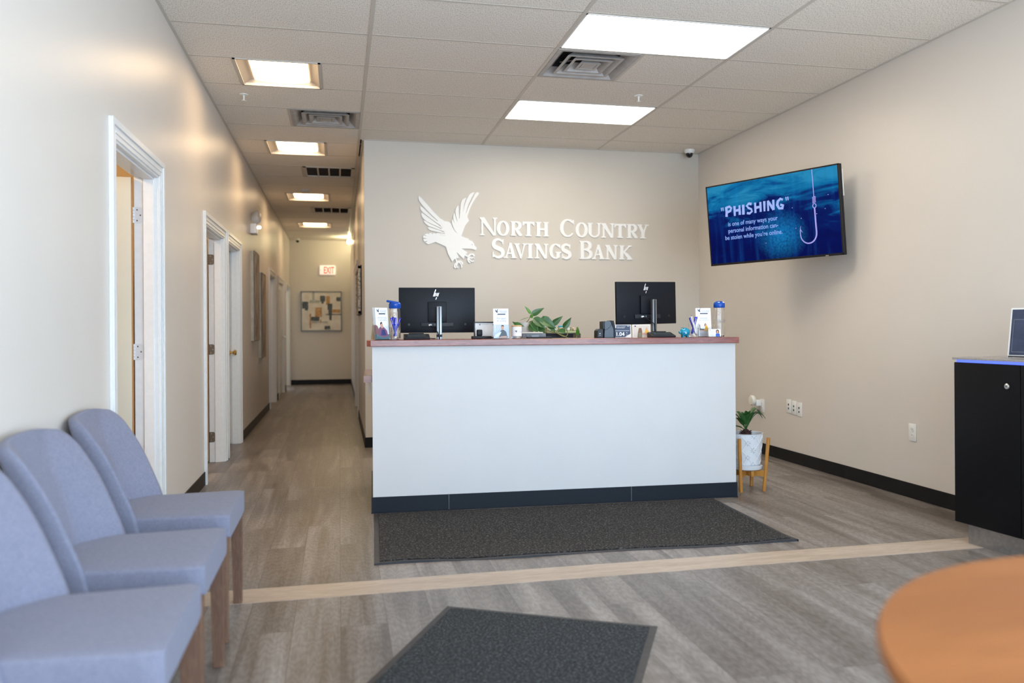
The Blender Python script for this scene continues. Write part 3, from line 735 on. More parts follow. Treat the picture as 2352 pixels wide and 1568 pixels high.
def arc(cx, cy, rx, ry, a0, a1, n=14): return [(cx + rx * math.cos(math.radians(a0 + (a1 - a0) * i / n)), cy + ry * math.sin(math.radians(a0 + (a1 - a0) * i / n))) for i in range(n + 1)]
def glyph(q, ch, w, h, mt):
    s = .036 * (h / .15) ** .3; th = .0155; sh = .011; P = lambda p: q.plate(p, mt); S = lambda p, ww: q.stroke(p, ww, mt)
    def rect(x0, z0, x1, z1): P([(x0, z0), (x1, z0), (x1, z1), (x0, z1)])
    def serif(x0, x1, z, up):   # up: serif at the foot (grows upward)
        d = sh if up else -sh
        P([(x0, z), (x1, z), (x1, z + d * .7), ((x0 + x1) / 2 + (x1 - x0) * .22, z + d * 1.5), ((x0 + x1) / 2 - (x1 - x0) * .22, z + d * 1.5), (x0, z + d * .7)][::1 if up else -1])
    def stem(x, ww=None, z0=0, z1=None, top=True, bot=True, e=.014):
        ww = ww or s; z1 = z1 or h; rect(x, z0, x + ww, z1)
        if top: serif(x - e, x + ww + e, z1, False)
        if bot: serif(x - e, x + ww + e, z0, True)
    def vary(a0, a1, n, big, small): return [small + (big - small) * abs(math.cos(math.radians(a0 + (a1 - a0) * i / n))) ** 1.3 for i in range(n + 1)]
    e = .012
    if ch == 'I': stem((w - s) / 2)
    if ch == 'N':
        stem(.018, .019, top=False, e=.016); stem(w - .018 - .019, .019, bot=False, e=.016)
        P([(0, h), (.05, h), (w - .018, .0), (w - .018 - .028, -.002), (.018, h - .028), (.0, h - .008)][::-1])
    if ch == 'O': a = arc(w / 2, h / 2, w / 2 - s / 2, h / 2 - th / 2, 0, 360, 32); S(a, vary(0, 360, 32, s, th))
    if ch in 'CG':
        a = arc(w / 2 + .008, h / 2, w / 2 - s / 2 + .004, h / 2 - th / 2, 38, 322, 28); ww = vary(38, 322, 28, s, th)
        for i in range(4): ww[i] = th + .003 * i; ww[-1 - i] = th + .001 * i
        S(a, ww); P([(w - .030, h * .93), (w - .008, h * .96), (w - .006, h * .70), (w - .014, h * .70)][::-1])
        if ch == 'G': rect(w - .012 - s, .012, w - .012, h * .42); serif(w - s - .026, w + .004, h * .46, False)
    if ch == 'U':
        stem(.010, s, z0=h * .32, bot=False, e=e); stem(w - .012 - .022, .022, z0=h * .32, bot=False, e=e)
        a = arc((.010 + s / 2 + w - .023) / 2, h * .34, (w - .023 - .010 - s / 2) / 2, h * .34 - th / 2, 180, 360, 16); S(a, [s - (s - th) * math.sin(PI * i / 16) if i < 8 else th + (.022 - th) * (i - 8) / 8 for i in range(17)])
    if ch == 'T':
        stem((w - s) / 2, top=False, e=.016); rect(0.004, h - .020, w - .004, h)
        P([(.0, h), (.0, h - .042), (.008, h - .042), (.028, h - .018), (.028, h)]); P([(w, h), (w - .028, h), (w - .028, h - .018), (w - .008, h - .042), (w, h - .042)])
    if ch == 'H': stem(e, e=e); stem(w - e - s, e=e); rect(e + s - .002, h / 2 - .010, w - e - s + .002, h / 2 + .010)
    if ch == 'R':
        stem(e, e=e); S([(e + s, h - th / 2)] + arc(w * .48, h * .72, w * .27, h * .28 - th / 2, 90, -90, 12) + [(e + s, h * .44 + th / 2)], [th] + [th + (s - th) * math.sin(PI * i / 12) for i in range(13)] + [th])
        S([(w * .42, h * .46), (w * .60, h * .28), (w * .76, h * .08), (w - .012, .007)], [.02, s, s * .9, .014])
    if ch == 'B':
        stem(e, e=e)
        S([(e + s, h - th / 2)] + arc(w * .52, h * .755, w * .30, h * .245 - th / 2, 90, -90, 12) + [(e + s, h * .51 + th / 2)], [th] + [th + (s - th) * math.sin(PI * i / 12) for i in range(13)] + [th])
        S([(e + s, h * .53)] + arc(w * .52, h * .275, w * .36, h * .265 - th / 2, 90, -90, 12) + [(e + s, th / 2)], [th] + [th + (s - th) * math.sin(PI * i / 12) for i in range(13)] + [th])
    if ch == 'A':
        x0, x1, xt = .024, w - .026, w * .50; z = h + .002
        P([(x0 - .008, 0), (x0 + .010, 0), (xt + .002, z - .03), (xt - .006, z)][::1]); P([(xt - .014, z), (xt + .014, z), (x1 + s * .45, 0), (x1 - s * .6, 0)][::-1]); 
        rect(x0 + .02, h * .27, x1 - .010, h * .27 + .015); serif(0, .048, 0, True); serif(w - .062, w, 0, True)
    if ch == 'V':
        P([(.008, h), (.008 + s, h), (w * .56, .03), (w * .56, -.002), (w * .46, -.002)][::-1]); P([(w - .036, h), (w - .018, h), (w * .56, -.002), (w * .48, .0)][::-1]); serif(0, .062, h, False); serif(w - .052, w, h, False)
    if ch == 'Y':
        P([(.008, h), (.008 + s, h), (w * .5 + s / 2, h * .42), (w * .5 - s / 2, h * .42)][::-1]); P([(w - .036, h), (w - .018, h), (w * .5 + s / 2, h * .40), (w * .5, h * .46)][::-1])
        stem(w * .5 - s / 2, z1=h * .46, top=False, e=.014); serif(0, .058, h, False); serif(w - .05, w, h, False)
    if ch == 'K':
        stem(e, e=e); P([(w - .040, h), (w - .018, h), (e + s + .006, h * .47), (e + s - .004, h * .55)][::-1]); S([(e + s, h * .56), (w * .55, h * .34), (w - .026, .008)], [.02, s, s]); serif(w - .056, w - .008, h, False); serif(w - .066, w, 0, True)
    if ch == 'S':
        cx = w / 2; rr = w / 2 - s * .40
        a = arc(cx, h * .735, rr, h * .265 - th / 2, 28, 225, 14); c = arc(cx, h * .268, rr + .002, h * .268 - th / 2, 45, -152, 14)
        pts = a + c; n = len(pts); ww = []
        for i in range(n):
            u = i / (n - 1); ww.append(th + (s * 1.15 - th) * max(0, math.sin(PI * u)) ** 2 if .2 < u < .8 else th + .004 + (.012 * math.sin(u * PI)))
        S(pts, ww); P([(w - .022, h * .93), (w - .005, h * .98), (w - .008, h * .68), (w - .018, h * .68)][::-1]); P([(.004, h * .02), (.022, h * .06), (.014, h * .32), (.004, h * .34)])
LET = [('N', 1.391, 2.0965, .185, .182), ('O', 1.567, 2.095, .131, .153), ('R', 1.709, 2.0965, .133, .149), ('T', 1.835, 2.0965, .125, .148), ('H', 1.973, 2.0965, .14, .148),
       ('C', 2.226, 2.096, .163, .184), ('O', 2.397, 2.095, .133, .155), ('U', 2.527, 2.095, .147, .152), ('N', 2.675, 2.0955, .151, .151), ('T', 2.817, 2.0955, .134, .148), ('R', 2.956, 2.0945, .134, .149), ('Y', 3.071, 2.094, .133, .148),
       ('S', 1.518, 1.870, .125, .197), ('A', 1.636, 1.870, .139, .154), ('V', 1.744, 1.870, .141, .152), ('I', 1.882, 1.870, .062, .152), ('N', 1.96, 1.870, .149, .152), ('G', 2.111, 1.869, .129, .156), ('S', 2.245, 1.869, .102, .156),
       ('B', 2.438, 1.8695, .141, .188), ('A', 2.572, 1.8695, .141, .15), ('N', 2.716, 1.8695, .144, .151), ('K', 2.871, 1.8695, .15, .149)]
t = thing('wall_lettering', 'raised white serif lettering of the bank name on the back wall', 'sign', (1.39, YB, 1.87))
for ch, x, z, w, h in LET:
    q = MB(); q.X = Matrix.Translation((x - 1.39, 0, z - 1.87)); glyph(q, ch, w, h, m_letter); q.build('letter', t)

# ------------------------------------------------------------------ television
c = Vector((3.349, 5.774, 2.018)); W = 1.19; HT = W * 9 / 16 * 1.005
yw, tl, rl = .471, .093, .009
r = Vector((0, -1, 0)); u = Vector((0, 0, 1)); n = Vector((-1, 0, 0))
u2 = math.cos(tl) * u + math.sin(tl) * n; n2 = math.cos(tl) * n - math.sin(tl) * u
r2 = math.cos(rl) * r + math.sin(rl) * u2; u3 = math.cos(rl) * u2 - math.sin(rl) * r
Rz = Matrix.Rotation(yw, 3, 'Z'); r2, u3, n2 = Rz @ r2, Rz @ u3, Rz @ n2
MT = Matrix((r2, -n2, u3)).transposed().to_4x4(); MT.translation = c
tv = thing('television', 'wall-mounted television showing a blue underwater phishing warning with a fish hook', 'television')
tv.matrix_world = MT
q = MB(); q.box(-W / 2, .006, -HT / 2, W / 2, .045, HT / 2, m_blk, .004); q.box(-W / 2 + .2, .045, -HT / 2 + .04, W / 2 - .2, .062, HT / 2 - .15, m_blk, .006); q.build('back_shell', tv)
q = MB(); bz = .011
for (a, b_, c_, d) in ((-W / 2, -HT / 2, W / 2, -HT / 2 + .017), (-W / 2, HT / 2 - bz, W / 2, HT / 2), (-W / 2, -HT / 2, -W / 2 + bz, HT / 2), (W / 2 - bz, -HT / 2, W / 2, HT / 2)): q.box(a, -.001, b_, c_, .008, d, mat('tv_bezel', (.008, .008, .009), .25))
q.box(.45, -.002, -HT / 2 + .002, .475, 0, -HT / 2 + .008, m_metal); q.build('bezel', tv)
m_scr = mat('screen_image', (.0, .0, .0), .25, emit=(0, 0, 1), estr=1.0); t_ = NT(m_scr)
tc = t_.n('ShaderNodeTexCoord'); sp = t_.n('ShaderNodeSeparateXYZ'); t_.l(tc, 'Object', sp, 0)
mp = t_.n('ShaderNodeMapping'); mp.inputs['Scale'].default_value = (2.2, 1, 8); mp.inputs['Rotation'].default_value = (0, -.10, 0); t_.l(tc, 'Object', mp, 'Vector')
no = t_.n('ShaderNodeTexNoise', Scale=1.2, Detail=7, Distortion=.7, Roughness=.6); t_.l(mp, 'Vector', no, 'Vector')
a1 = t_.n('ShaderNodeMath', _operation='MULTIPLY_ADD'); t_.l(sp, 'Z', a1, 0); a1.inputs[1].default_value = 1.35; a1.inputs[2].default_value = .5
a2 = t_.n('ShaderNodeMath', _operation='SUBTRACT'); t_.l(no, 'Fac', a2, 0); a2.inputs[1].default_value = .5
a3 = t_.n('ShaderNodeMath', _operation='MULTIPLY_ADD'); t_.l(a2, 0, a3, 0); a3.inputs[1].default_value = 1.5; t_.l(a1, 0, a3, 2)
rp = t_.ramp([(0., (.001, .006, .13)), (.35, (.001, .010, .17)), (.56, (.001, .018, .20)), (.66, (.002, .10, .38)), (.80, (.004, .26, .62)), (1., (.03, .42, .80))]); t_.l(a3, 0, rp, 'Fac')
# slanted light shafts and a bright patch of bubbles
mp2 = t_.n('ShaderNodeMapping'); mp2.inputs['Scale'].default_value = (9, 1, .8); mp2.inputs['Rotation'].default_value = (0, .38, 0); t_.l(tc, 'Object', mp2, 'Vector')
n3 = t_.n('ShaderNodeTexNoise', Scale=2.2, Detail=3); t_.l(mp2, 'Vector', n3, 'Vector')
r3 = t_.ramp([(.5, (0, 0, 0)), (.80, (.003, .05, .18))]); t_.l(n3, 'Fac', r3, 'Fac')
mp4 = t_.n('ShaderNodeMapping'); mp4.inputs['Location'].default_value = (-.35, 0, .62); mp4.inputs['Scale'].default_value = (3.8, 1, 4.4); t_.l(tc, 'Object', mp4, 'Vector')
gr = t_.n('ShaderNodeTexGradient', _gradient_type='SPHERICAL'); t_.l(mp4, 'Vector', gr, 'Vector')
n4 = t_.n('ShaderNodeTexNoise', Scale=55, Detail=3); t_.l(tc, 'Object', n4, 'Vector')
m4 = t_.n('ShaderNodeMath', _operation='MULTIPLY'); t_.l(gr, 'Fac', m4, 0); t_.l(n4, 'Fac', m4, 1)
r4 = t_.ramp([(.05, (0, 0, 0)), (.5, (.01, .30, .62))]); t_.l(m4, 0, r4, 'Fac')
s1 = t_.n('ShaderNodeMix', _data_type='RGBA', _blend_type='ADD'); s1.inputs[0].default_value = 1; t_.l(rp, 'Color', s1, 6); t_.l(r3, 'Color', s1, 7)
s2 = t_.n('ShaderNodeMix', _data_type='RGBA', _blend_type='ADD'); s2.inputs[0].default_value = 1; t_.l(s1, 2, s2, 6); t_.l(r4, 'Color', s2, 7)
t_.l(s2, 2, t_.b, 'Emission Color'); t_.b.inputs['Emission Strength'].default_value = .29; t_.b.inputs['Specular IOR Level'].default_value = .08
q = MB(); q.rect(-W / 2 + bz, -HT / 2 + .017, W / 2 - bz, HT / 2 - bz, m_scr, y=.001); sc = q.build('screen', tv, recalc=False)
m_st = mat('screen_text_glow', (0, 0, 0), .4, emit=(.30, .40, .80), estr=.6); m_st2 = mat('screen_small_text_glow', (0, 0, 0), .4, emit=(.22, .36, .80), estr=.6); m_hook = mat('screen_hook_glow', (0, 0, 0), .4, emit=(.32, .30, .72), estr=.6)
q = MB()
# brush-lettered headline: every letter a few uneven brush strokes
HL = {'P': [[(0, 0), (.03, .5), (.02, 1)], [(0, .97), (.3, 1.), (.42, .8), (.34, .55), (.05, .42)]], 'H': [[(0, 0), (.02, 1)], [(.4, 0), (.42, 1)], [(0, .48), (.4, .55)]], 'I': [[(.0, 0), (.03, 1)]],
      'S': [[(.4, .93), (.18, 1), (.02, .8), (.14, .58), (.36, .42), (.4, .18), (.2, 0), (.0, .08)]], 'N': [[(0, 0), (.02, 1)], [(.02, 1), (.4, .02)], [(.4, 0), (.42, 1)]], 'G': [[(.42, .88), (.25, 1), (.05, .8), (0, .45), (.12, .08), (.36, .06), (.42, .35), (.22, .42)]]}
x = -.405; k = .080; zb = .062; rnd = random.Random(5)
for ch, adv in zip('PHISHING', (.56, .58, .2, .55, .58, .2, .58, .5)):
    for s_ in HL[ch]:
        pts = [(x + a * k * 1.52, zb + b2 * k + rnd.uniform(-.002, .002)) for a, b2 in s_]
        q.stroke(pts, [.019 + rnd.uniform(-.003, .005) for _ in pts], m_st, 0, -.0006)
    x += adv * k * 1.62 + .008
for dx, z0 in ((-.452, .115), (-.436, .115), (x + .006, .122), (x + .022, .122)): q.stroke([(dx + .003, z0), (dx, z0 + .028)], [.006, .010], m_st, 0, -.0006)
for i, line in enumerate(('is one of many ways your', 'personal information can-', 'be stolen while you\u2019re online.')):
    q.text(line, .050, m_st2, x=-.165, z=-.018 - .0555 * i, y=-.0004, sx=.90, off=.0006)
q.build('caption', sc)
q = MB(); xh = .385; y1 = -.0008
q.stroke([(xh - .003, HT / 2 - bz), (xh, .12)], .006, m_hook, 0, y1)
for i in range(5): q.stroke([(xh - .014, .075 + .01 * i), (xh + .014, .08 + .01 * i)], .006, m_hook, 0, y1)
q.stroke(arc(xh, .052, .014, .016, 0, 360, 16), .006, m_hook, 0, y1)
q.stroke([(xh, .035), (xh + .002, -.07), (xh + .004, -.145)] + arc(xh - .063, -.152, .067, .074, 0, -180, 14)[1:] + [(xh - .130, -.125), (xh - .124, -.088)], [.012, .012, .012] + [.012 - .0004 * i for i in range(14)] + [.007, .002], m_hook, 0, y1)
q.stroke([(xh - .127, -.115), (xh - .112, -.138)], [.006, .002], m_hook, 0, y1)
for (dx, dz) in ((.2, .06), (.47, .02), (.27, -.03), (-.05, -.19), (.4, -.01), (.22, -.1), (.5, .12)): q.lathe([(.0035, -.0006), (.001, -.001)], m_hook, c=(dx, 0, dz), n=8, ax='y')
q.build('hook_picture', sc)
# wall bracket: arm from the set's back to the wall plate
q = MB(); pw = MT.inverted() @ Vector((XR - .02, 5.95, 2.05)); pm = MT.inverted() @ Vector((XR - .20, 5.6, 2.03))
q.tube([(0.0, .06, .0), tuple(pm), tuple(pw)], .018, m_blk); q.build('bracket_arm', tv)
q = MB(); q.box(-.02, -.10, -.15, 0, .10, .15, m_blk, .003); o = q.build('wall_bracket', tv); o.matrix_parent_inverse = MT.inverted(); o.location = (XR, 5.95, 2.05)
q = MB(); q.box(W / 2 - .07, .045, .10, W / 2 - .005, .07, .30, m_plug, .004); q.build('media_box', tv)
# ------------------------------------------------------------------ mats
def floor_mat_thing(label, corners, mt, group, wavy, seed, dips):
    """corners: a (origin), b (end of the long edge), depth along the perpendicular"""
    (ax, ay), (bx, by), depth = corners
    L = math.hypot(bx - ax, by - ay); th = math.atan2(by - ay, bx - ax)
    t = thing('floor_mat', label, 'floor mat', (ax, ay, .0), th, group)
    def wave(x): return wavy * (.5 + .5 * math.sin(x * 9 + seed)) * (.6 + .4 * math.sin(x * 3.1 + seed))
    def edge(x): return .010 * math.sin(x * 6 + seed) * (wavy > 0)
    q = MB(); nu = 60
    def top(u, v):
        x = L * u; yy = -depth * v
        wz = wave(x) * max(0, (v - .8) / .2) ** 2
        return (x, yy + edge(x) * max(0, (v - .8) / .2), .003 + wz)
    q.grid(top, nu, 24, m_rubber)
    q.grid(lambda u, v: (top(u, 1)[0], top(u, 1)[1], .0002 + (top(u, 1)[2] - .0002) * (1 - v)), nu, 1, m_rubber)
    q.grid(lambda u, v: (L * u, 0, .003 * v), nu, 1, m_rubber)
    for u0 in (0, 1): q.grid(lambda u, v: (L * u0, -depth * u, top(u0, u)[2] * v), 24, 1, m_rubber)
    q.build('rubber_backing', t, recalc=False)
    m = .028; q = MB()
    def tp(u, v):
        uu = m / L + u * (1 - 2 * m / L); vv = m / depth + v * (1 - 2 * m / depth); p = top(uu, vv)
        return (p[0], p[1], p[2] + .005)
    q.grid(tp, nu, 24, mt)
    q.grid(lambda u, v: (tp(u, 1)[0], tp(u, 1)[1], tp(u, 1)[2] - .005 * v), nu, 1, mt); q.grid(lambda u, v: (tp(u, 0)[0], tp(u, 0)[1], tp(u, 0)[2] - .005 * v), nu, 1, mt)
    for u0 in (0, 1): q.grid(lambda u, v: (tp(u0, u)[0], tp(u0, u)[1], tp(u0, u)[2] - .005 * v), 24, 1, mt)
    q.build('pile', t, recalc=False)
    return t
th_ = math.atan2(-.098, 2.449)
floor_mat_thing('long dark charcoal floor mat laid along the front of the white counter', ((.208, 5.10), (2.47, 5.008), 1.10), m_mat1, 'dark entrance mats', .010, .4, 0)
floor_mat_thing('dark slate floor mat in the foreground, turned at an angle', ((.438, 3.341), (1.205, 2.929), 1.35), m_mat2, 'dark entrance mats', .006, 2.0, 0)
# the right edge of the long mat splays out a little: see its far corner

# ------------------------------------------------------------------ counter
TH = math.atan2(-.098, 2.449); CO = Vector((.205, 5.137))
eu = Vector((math.cos(TH), math.sin(TH))); ev = Vector((-math.sin(TH), math.cos(TH)))
def cw(u, v, z=0.): p = CO + eu * u + ev * v; return (p.x, p.y, z)
CT = 1.093
t = thing('reception_counter', 'white reception counter with a cherry wood ledge and black kick base', 'counter', cw(0, 0), TH)
L = 2.451
q = MB(); q.box(0, 0, 0, L, .12, 1.053, m_counter); q.build('front_panel', t)
q = MB(); q.box(0, .12, 0, .03, .95, .815, m_counter); q.build('side_panel', t)
q = MB(); q.box(L - .03, .12, 0, L, .95, .815, m_counter); q.build('side_panel', t)
q = MB(); c_ = .022
pts = [(-.012, -.036), (L + .012, -.036), (L + .012, .33), (-.034, .33), (-.034, -.014)]
q.add([(x, y, z) for z in (1.053, CT) for x, y in pts], [(0, 1, 2, 3, 4)[::-1], (5, 6, 7, 8, 9)] + [(i, (i + 1) % 5, 5 + (i + 1) % 5, 5 + i) for i in range(5)], m_cherry)
q.build('ledge_top', t, bevel=.003)
q = MB(); q.box(-.01, -.010, 0, L + .005, 0, .1, mat('navy_black_base', (.006, .010, .017), .5, spec=.35)); q.box(-.012, -.018, 0, L + .005, -.010, .006, MATS['navy_black_base']); 
for x in (.48, 1.70): q.box(x - .0008, -.0106, 0, x + .0008, -.0098, .1, m_greytext)
q.build('kick_base', t, bevel=.002)
q = MB(); q.box(-.010, 0, 0, 0, .95, .1, m_black); q.build('side_kick_base', t)
t = thing('work_desk', 'cherry wood staff desk top behind the white counter, jutting out at its left end', 'desk', cw(0, 0), TH)
q = MB(); q.box(-.055, .121, .818, L - .03, .98, .86, m_cherry); q.build('desk_top', t)
q = MB(); q.box(-.030, .60, .70, -.012, .95, .818, m_white); q.build('end_bracket', t)

# ------------------------------------------------------------------ printed pieces
def flyer(q, w, h, kind, y=0.):
    """front of a leaflet in the local xz plane, origin bottom centre"""
    e = -.0003
    q.box(-w / 2, y, 0, w / 2, y + .0012, h, m_paper)
    f = lambda x0, z0, x1, z1, m, i=1: q.rect(-w / 2 + x0 * w, z0 * h, -w / 2 + x1 * w, z1 * h, m, y + e * i)
    eagle(q, m_navy, .036 * w / .1, -w / 2 + .12 * w, h * .84, y, y - .0003, False)
    q.text('NORTH COUNTRY', .0105 * w / .1, m_greytext, x=w * .16, z=h * .892, y=y - .0004, sx=.62); q.text('SAVINGS BANK', .0105 * w / .1, m_greytext, x=w * .16, z=h * .852, y=y - .0004, sx=.62)
    f(.28, .79, .80, .825, m_navy)
    if kind == 'mortgage':
        q.text('Mortgages', .015, m_greytext, x=0.004, z=h * .645, y=y - .0004); q.text('& Lending', .015, m_greytext, x=.004, z=h * .565, y=y - .0004)
        f(0, 0, 1, .46, mat('print_pale_blue', (.55, .63, .74), .6)); f(.08, .2, .12, .5, m_paper, 2)
        P = lambda pts, m, i: q.plate([(-w / 2 + a * w, b_ * h) for a, b_ in pts], m, y + e * i, y + e * i)
        P([(.38, 0), (.34, .16), (.50, .27), (.62, .30), (.82, .22), (.92, .02)], mat('print_charcoal', (.035, .045, .06), .6), 3)
        P([(.52, .28), (.50, .36), (.55, .42), (.66, .41), (.68, .33), (.62, .28)], m_skin, 4); P([(.50, .38), (.53, .44), (.66, .44), (.70, .38), (.66, .40), (.55, .41)], m_ink, 5)
        P([(.0, .03), (.10, .12), (.36, .20), (.52, .22), (.40, .10), (.12, .0)], m_paper, 5); P([(.35, .03), (.5, .07), (.85, .08), (.88, .0), (.3, .0)], m_skin, 6)
    if kind == 'checking':
        q.text('EFFORTLESS', .0125, m_greytext, x=.004, z=h * .655, y=y - .0004); q.text('CHECKING', .0125, m_greytext, x=.004, z=h * .585, y=y - .0004)
        P = lambda pts, m, i: q.plate([(-w / 2 + a * w, b_ * h) for a, b_ in pts], m, y + e * i, y + e * i)
        f(0, 0, 1, .16, mat('print_teal_grey', (.10, .20, .24), .6)); P([(0, .16), (0, .46), (.12, .42), (.2, .3), (.2, .16)], mat('print_dusty_red', (.30, .12, .13), .6), 1)
        P([(.16, .12), (.2, .34), (.38, .42), (.62, .38), (.84, .28), (.92, .1), (.6, .06)], mat('print_plaid', (.28, .10, .20), .6), 2); P([(.34, .12), (.42, .3), (.66, .3), (.78, .12)], mat('print_indigo', (.05, .06, .22), .6), 3)
        P([(.36, .38), (.33, .46), (.40, .52), (.54, .48), (.56, .38), (.46, .34)], m_skin, 4); P([(.32, .45), (.34, .52), (.44, .56), (.52, .50), (.40, .49)], m_ink, 5)
    if kind == 'accounts':
        q.text('BUSINESS', .0125, m_greytext, x=.004, z=h * .62, y=y - .0004); q.text('ACCOUNTS', .0125, m_greytext, x=.004, z=h * .55, y=y - .0004)
        P = lambda pts, m, i: q.plate([(-w / 2 + a * w, b_ * h) for a, b_ in pts], m, y + e * i, y + e * i)
        P([(.2, .20), (.22, .42), (.26, .42), (.27, .28), (.55, .26), (.55, .22)], m_ink, 1)
        P([(.48, .23), (.56, .26), (.60, .36), (.72, .38), (.80, .26), (.78, .20)], mat('print_yellow', (.80, .42, .05), .6), 2); P([(.55, .36), (.56, .43), (.63, .46), (.70, .42), (.68, .36)], m_skin, 3); P([(.55, .33), (.53, .40), (.60, .47), (.64, .45), (.58, .38)], mat('print_auburn', (.28, .10, .04), .6), 4)
        P([(.2, .18), (.2, .23), (.78, .23), (.76, .17)], m_skin, 1); f(.2, .02, .74, .18, mat('print_grey', (.55, .56, .62), .6))
def brochure(label, u, v, rot, w, h, kind, group, lean=.12, z=CT + .004):
    t = thing('brochure', label, 'brochure', cw(u, v, z), TH + rot, group)
    q = MB(); q.X = Matrix.Rotation(-lean, 4, 'X'); flyer(q, w, h, kind); q.build('printed_leaflet', t, recalc=False)
    return t
def holder(label, u, v, rot, w, d, h, hb, lean=.12):
    t = thing('brochure_holder', label, 'holder', cw(u, v, CT), TH + rot, 'clear brochure holders on the ledge')
    q = MB(); q.X = Matrix.Rotation(-lean, 4, 'X'); th = .002
    q.box(-w / 2, -th, 0.002, w / 2, 0, h, m_acrylic); q.box(-w / 2, d, 0.002, w / 2, d + th, hb, m_acrylic); q.box(-w / 2, 0, .002, w / 2, d, .004, m_acrylic)
    for s in (-1, 1): q.box(s * w / 2 - th / 2, 0, .002, s * w / 2 + th / 2, d, h, m_acrylic)
    q.build('pocket', t)
    q = MB(); q.box(-w / 2, 0, 0, w / 2, .075, .002, m_acrylic); q.add([(-w / 2, .073, .0), (w / 2, .073, 0), (w / 2, d + hb * lean, hb * .8), (-w / 2, d + hb * lean, hb * .8)], [(0, 1, 2, 3)], m_acrylic); q.build('easel_foot', t, recalc=False)
    return t
# left stack, turned to the left
holder('clear brochure holder at the left end of the wooden ledge', .072, .06, .55, .10, .028, .09, .15)
for i in range(5):
    d = .003 + .0042 * i; r_ = .55
    brochure('front checking brochure in the left holder' if i == 0 else ['second', 'third', 'fourth', 'rearmost'][i - 1] + ' brochure in the fanned stack in the left holder', .072 + d * math.sin(-r_) * 1.0 - .0015 * i, .06 + d * math.cos(r_), r_, .094, .205, 'checking' if i == 0 else 'checking', 'brochures in the left holder')
holder('clear brochure holder at the middle of the ledge left of the candle', .841, .075, 0.0, .110, .02, .07, .12)
for i in range(3): brochure(['front mortgages and lending brochure in the middle holder', 'second brochure in the middle holder', 'rearmost brochure in the middle holder'][i], .841 + .001 * i, .078 + .005 * i, 0, .102, .198, 'mortgage', 'brochures in the middle holder')
holder('clear brochure holder near the right end of the ledge', 2.295, .155, -.10, .118, .025, .07, .12)
for i in range(3): brochure(['front business accounts brochure in the right holder', 'second brochure in the right holder', 'rearmost brochure in the right holder'][i], 2.295 + .002 * i, .158 + .006 * i, -.10, .108, .200, 'accounts', 'brochures in the right holder')

# water bottles
def bottle(label, u, v, kind):
    t = thing('water_bottle', label, 'bottle', cw(u, v, CT), TH, 'clear water bottles with blue lids')
    r = .037; q = MB()
    q.lathe([(.030, .0), (r, .008), (r, .075), (r - .002, .085), (r, .095), (r, .175), (r - .0015, .18), (r, .185), (r - .0015, .19), (r, .195), (r - .004, .208), (r - .004, .215)], m_glass, n=32, cap=False)
    q.lathe([(r - .006, .213), (r - .004, .19), (r - .002, .17), (r - .002, .010), (.002, .006)], m_glass, n=32, cap=False); q.lathe([(.030, 0), (.002, .003)], m_glass, n=32, cap=False); q.build('clear_body', t, recalc=False)
    q = MB()
    if kind == 'flip':
        q.lathe([(r + .001, .205), (r + .003, .208), (r + .003, .235), (r - .003, .243), (.002, .246)], m_blue, n=32)
        q.X = Matrix.Translation((0, 0, .238)) @ Matrix.Rotation(math.radians(10), 4, 'Y'); q.box(-.058, -.020, .0, .030, .020, .014, m_blue, .006)
    else:
        q.lathe([(r + .001, .205), (r + .003, .208), (r + .003, .232), (r - .002, .243), (.022, .250), (.018, .252), (.002, .252)], m_blue, n=32)
        q.X = Matrix.Identity(4)
        for s in (-1, 1): q.box(s * .017 - .007, -.034, .240, s * .017 + .007, -.028, .2455, m_plug, .002)
    q.build('lid', t)
    if kind != 'flip':
        q = MB(); q.text('NORTH COUNTRY', .010, m_navy, z=.112, y=-r - .0006, sx=.75); q.text('SAVINGS BANK', .010, m_navy, z=.102, y=-r - .0006, sx=.75); q.build('printed_name', t)
bottle('clear water bottle with blue flip-spout lid at the left end of the ledge', .150, .20, 'flip')
bottle('clear water bottle with round blue lid at the far right end of the ledge', 2.427, .20, 'round')

# pen glasses
def pens(lab_g, lab_p, u, v, specs, group):
    t = thing('pen_glass', lab_g, 'cup', cw(u, v, CT), TH, 'glass cups holding the blue pens')
    q = MB(); r = .036; h = .095
    q.lathe([(.028, 0), (.032, .004), (r, h)], m_glass, n=28, cap=False); q.lathe([(r - .002, h), (.028, .012), (.002, .010)], m_glass, n=28, cap=False)
    q.lathe([(r, h), (r - .002, h)], m_glass, n=28, cap=False); q.lathe([(.028, 0), (.002, 0)], m_glass, n=28, cap=False); q.build('clear_tumbler', t, recalc=False)
    for i, (bx_, by_, ax_, ay_, ln, col) in enumerate(specs):
        p = thing('pen', lab_p[i], 'pen', cw(u + bx_, v + by_, CT + .0125), TH, group)
        d = Vector((ax_, ay_, 1)).normalized(); P = lambda s: tuple(d * s)
        q = MB(); q.tube([P(.012), P(.04), P(.045), P(ln * .96)], [.005, .0066, .0062, .0068], col, 10); q.build('barrel', p)
        q = MB(); q.tube([P(0), P(.012)], [.001, .004], m_metal, 8); q.build('tip', p)
        q = MB(); q.tube([P(ln * .96), P(ln)], .0028, m_metal if i % 2 == 0 else m_blk, 8); q.build('push_button', p)
        q = MB(); o_ = Vector((0, -.007, 0)); q.tube([tuple(d * ln * .93 + o_ * .6), tuple(d * ln * .9 + o_), tuple(d * ln * .65 + o_)], .0014, m_metal, 6); q.build('clip', p)
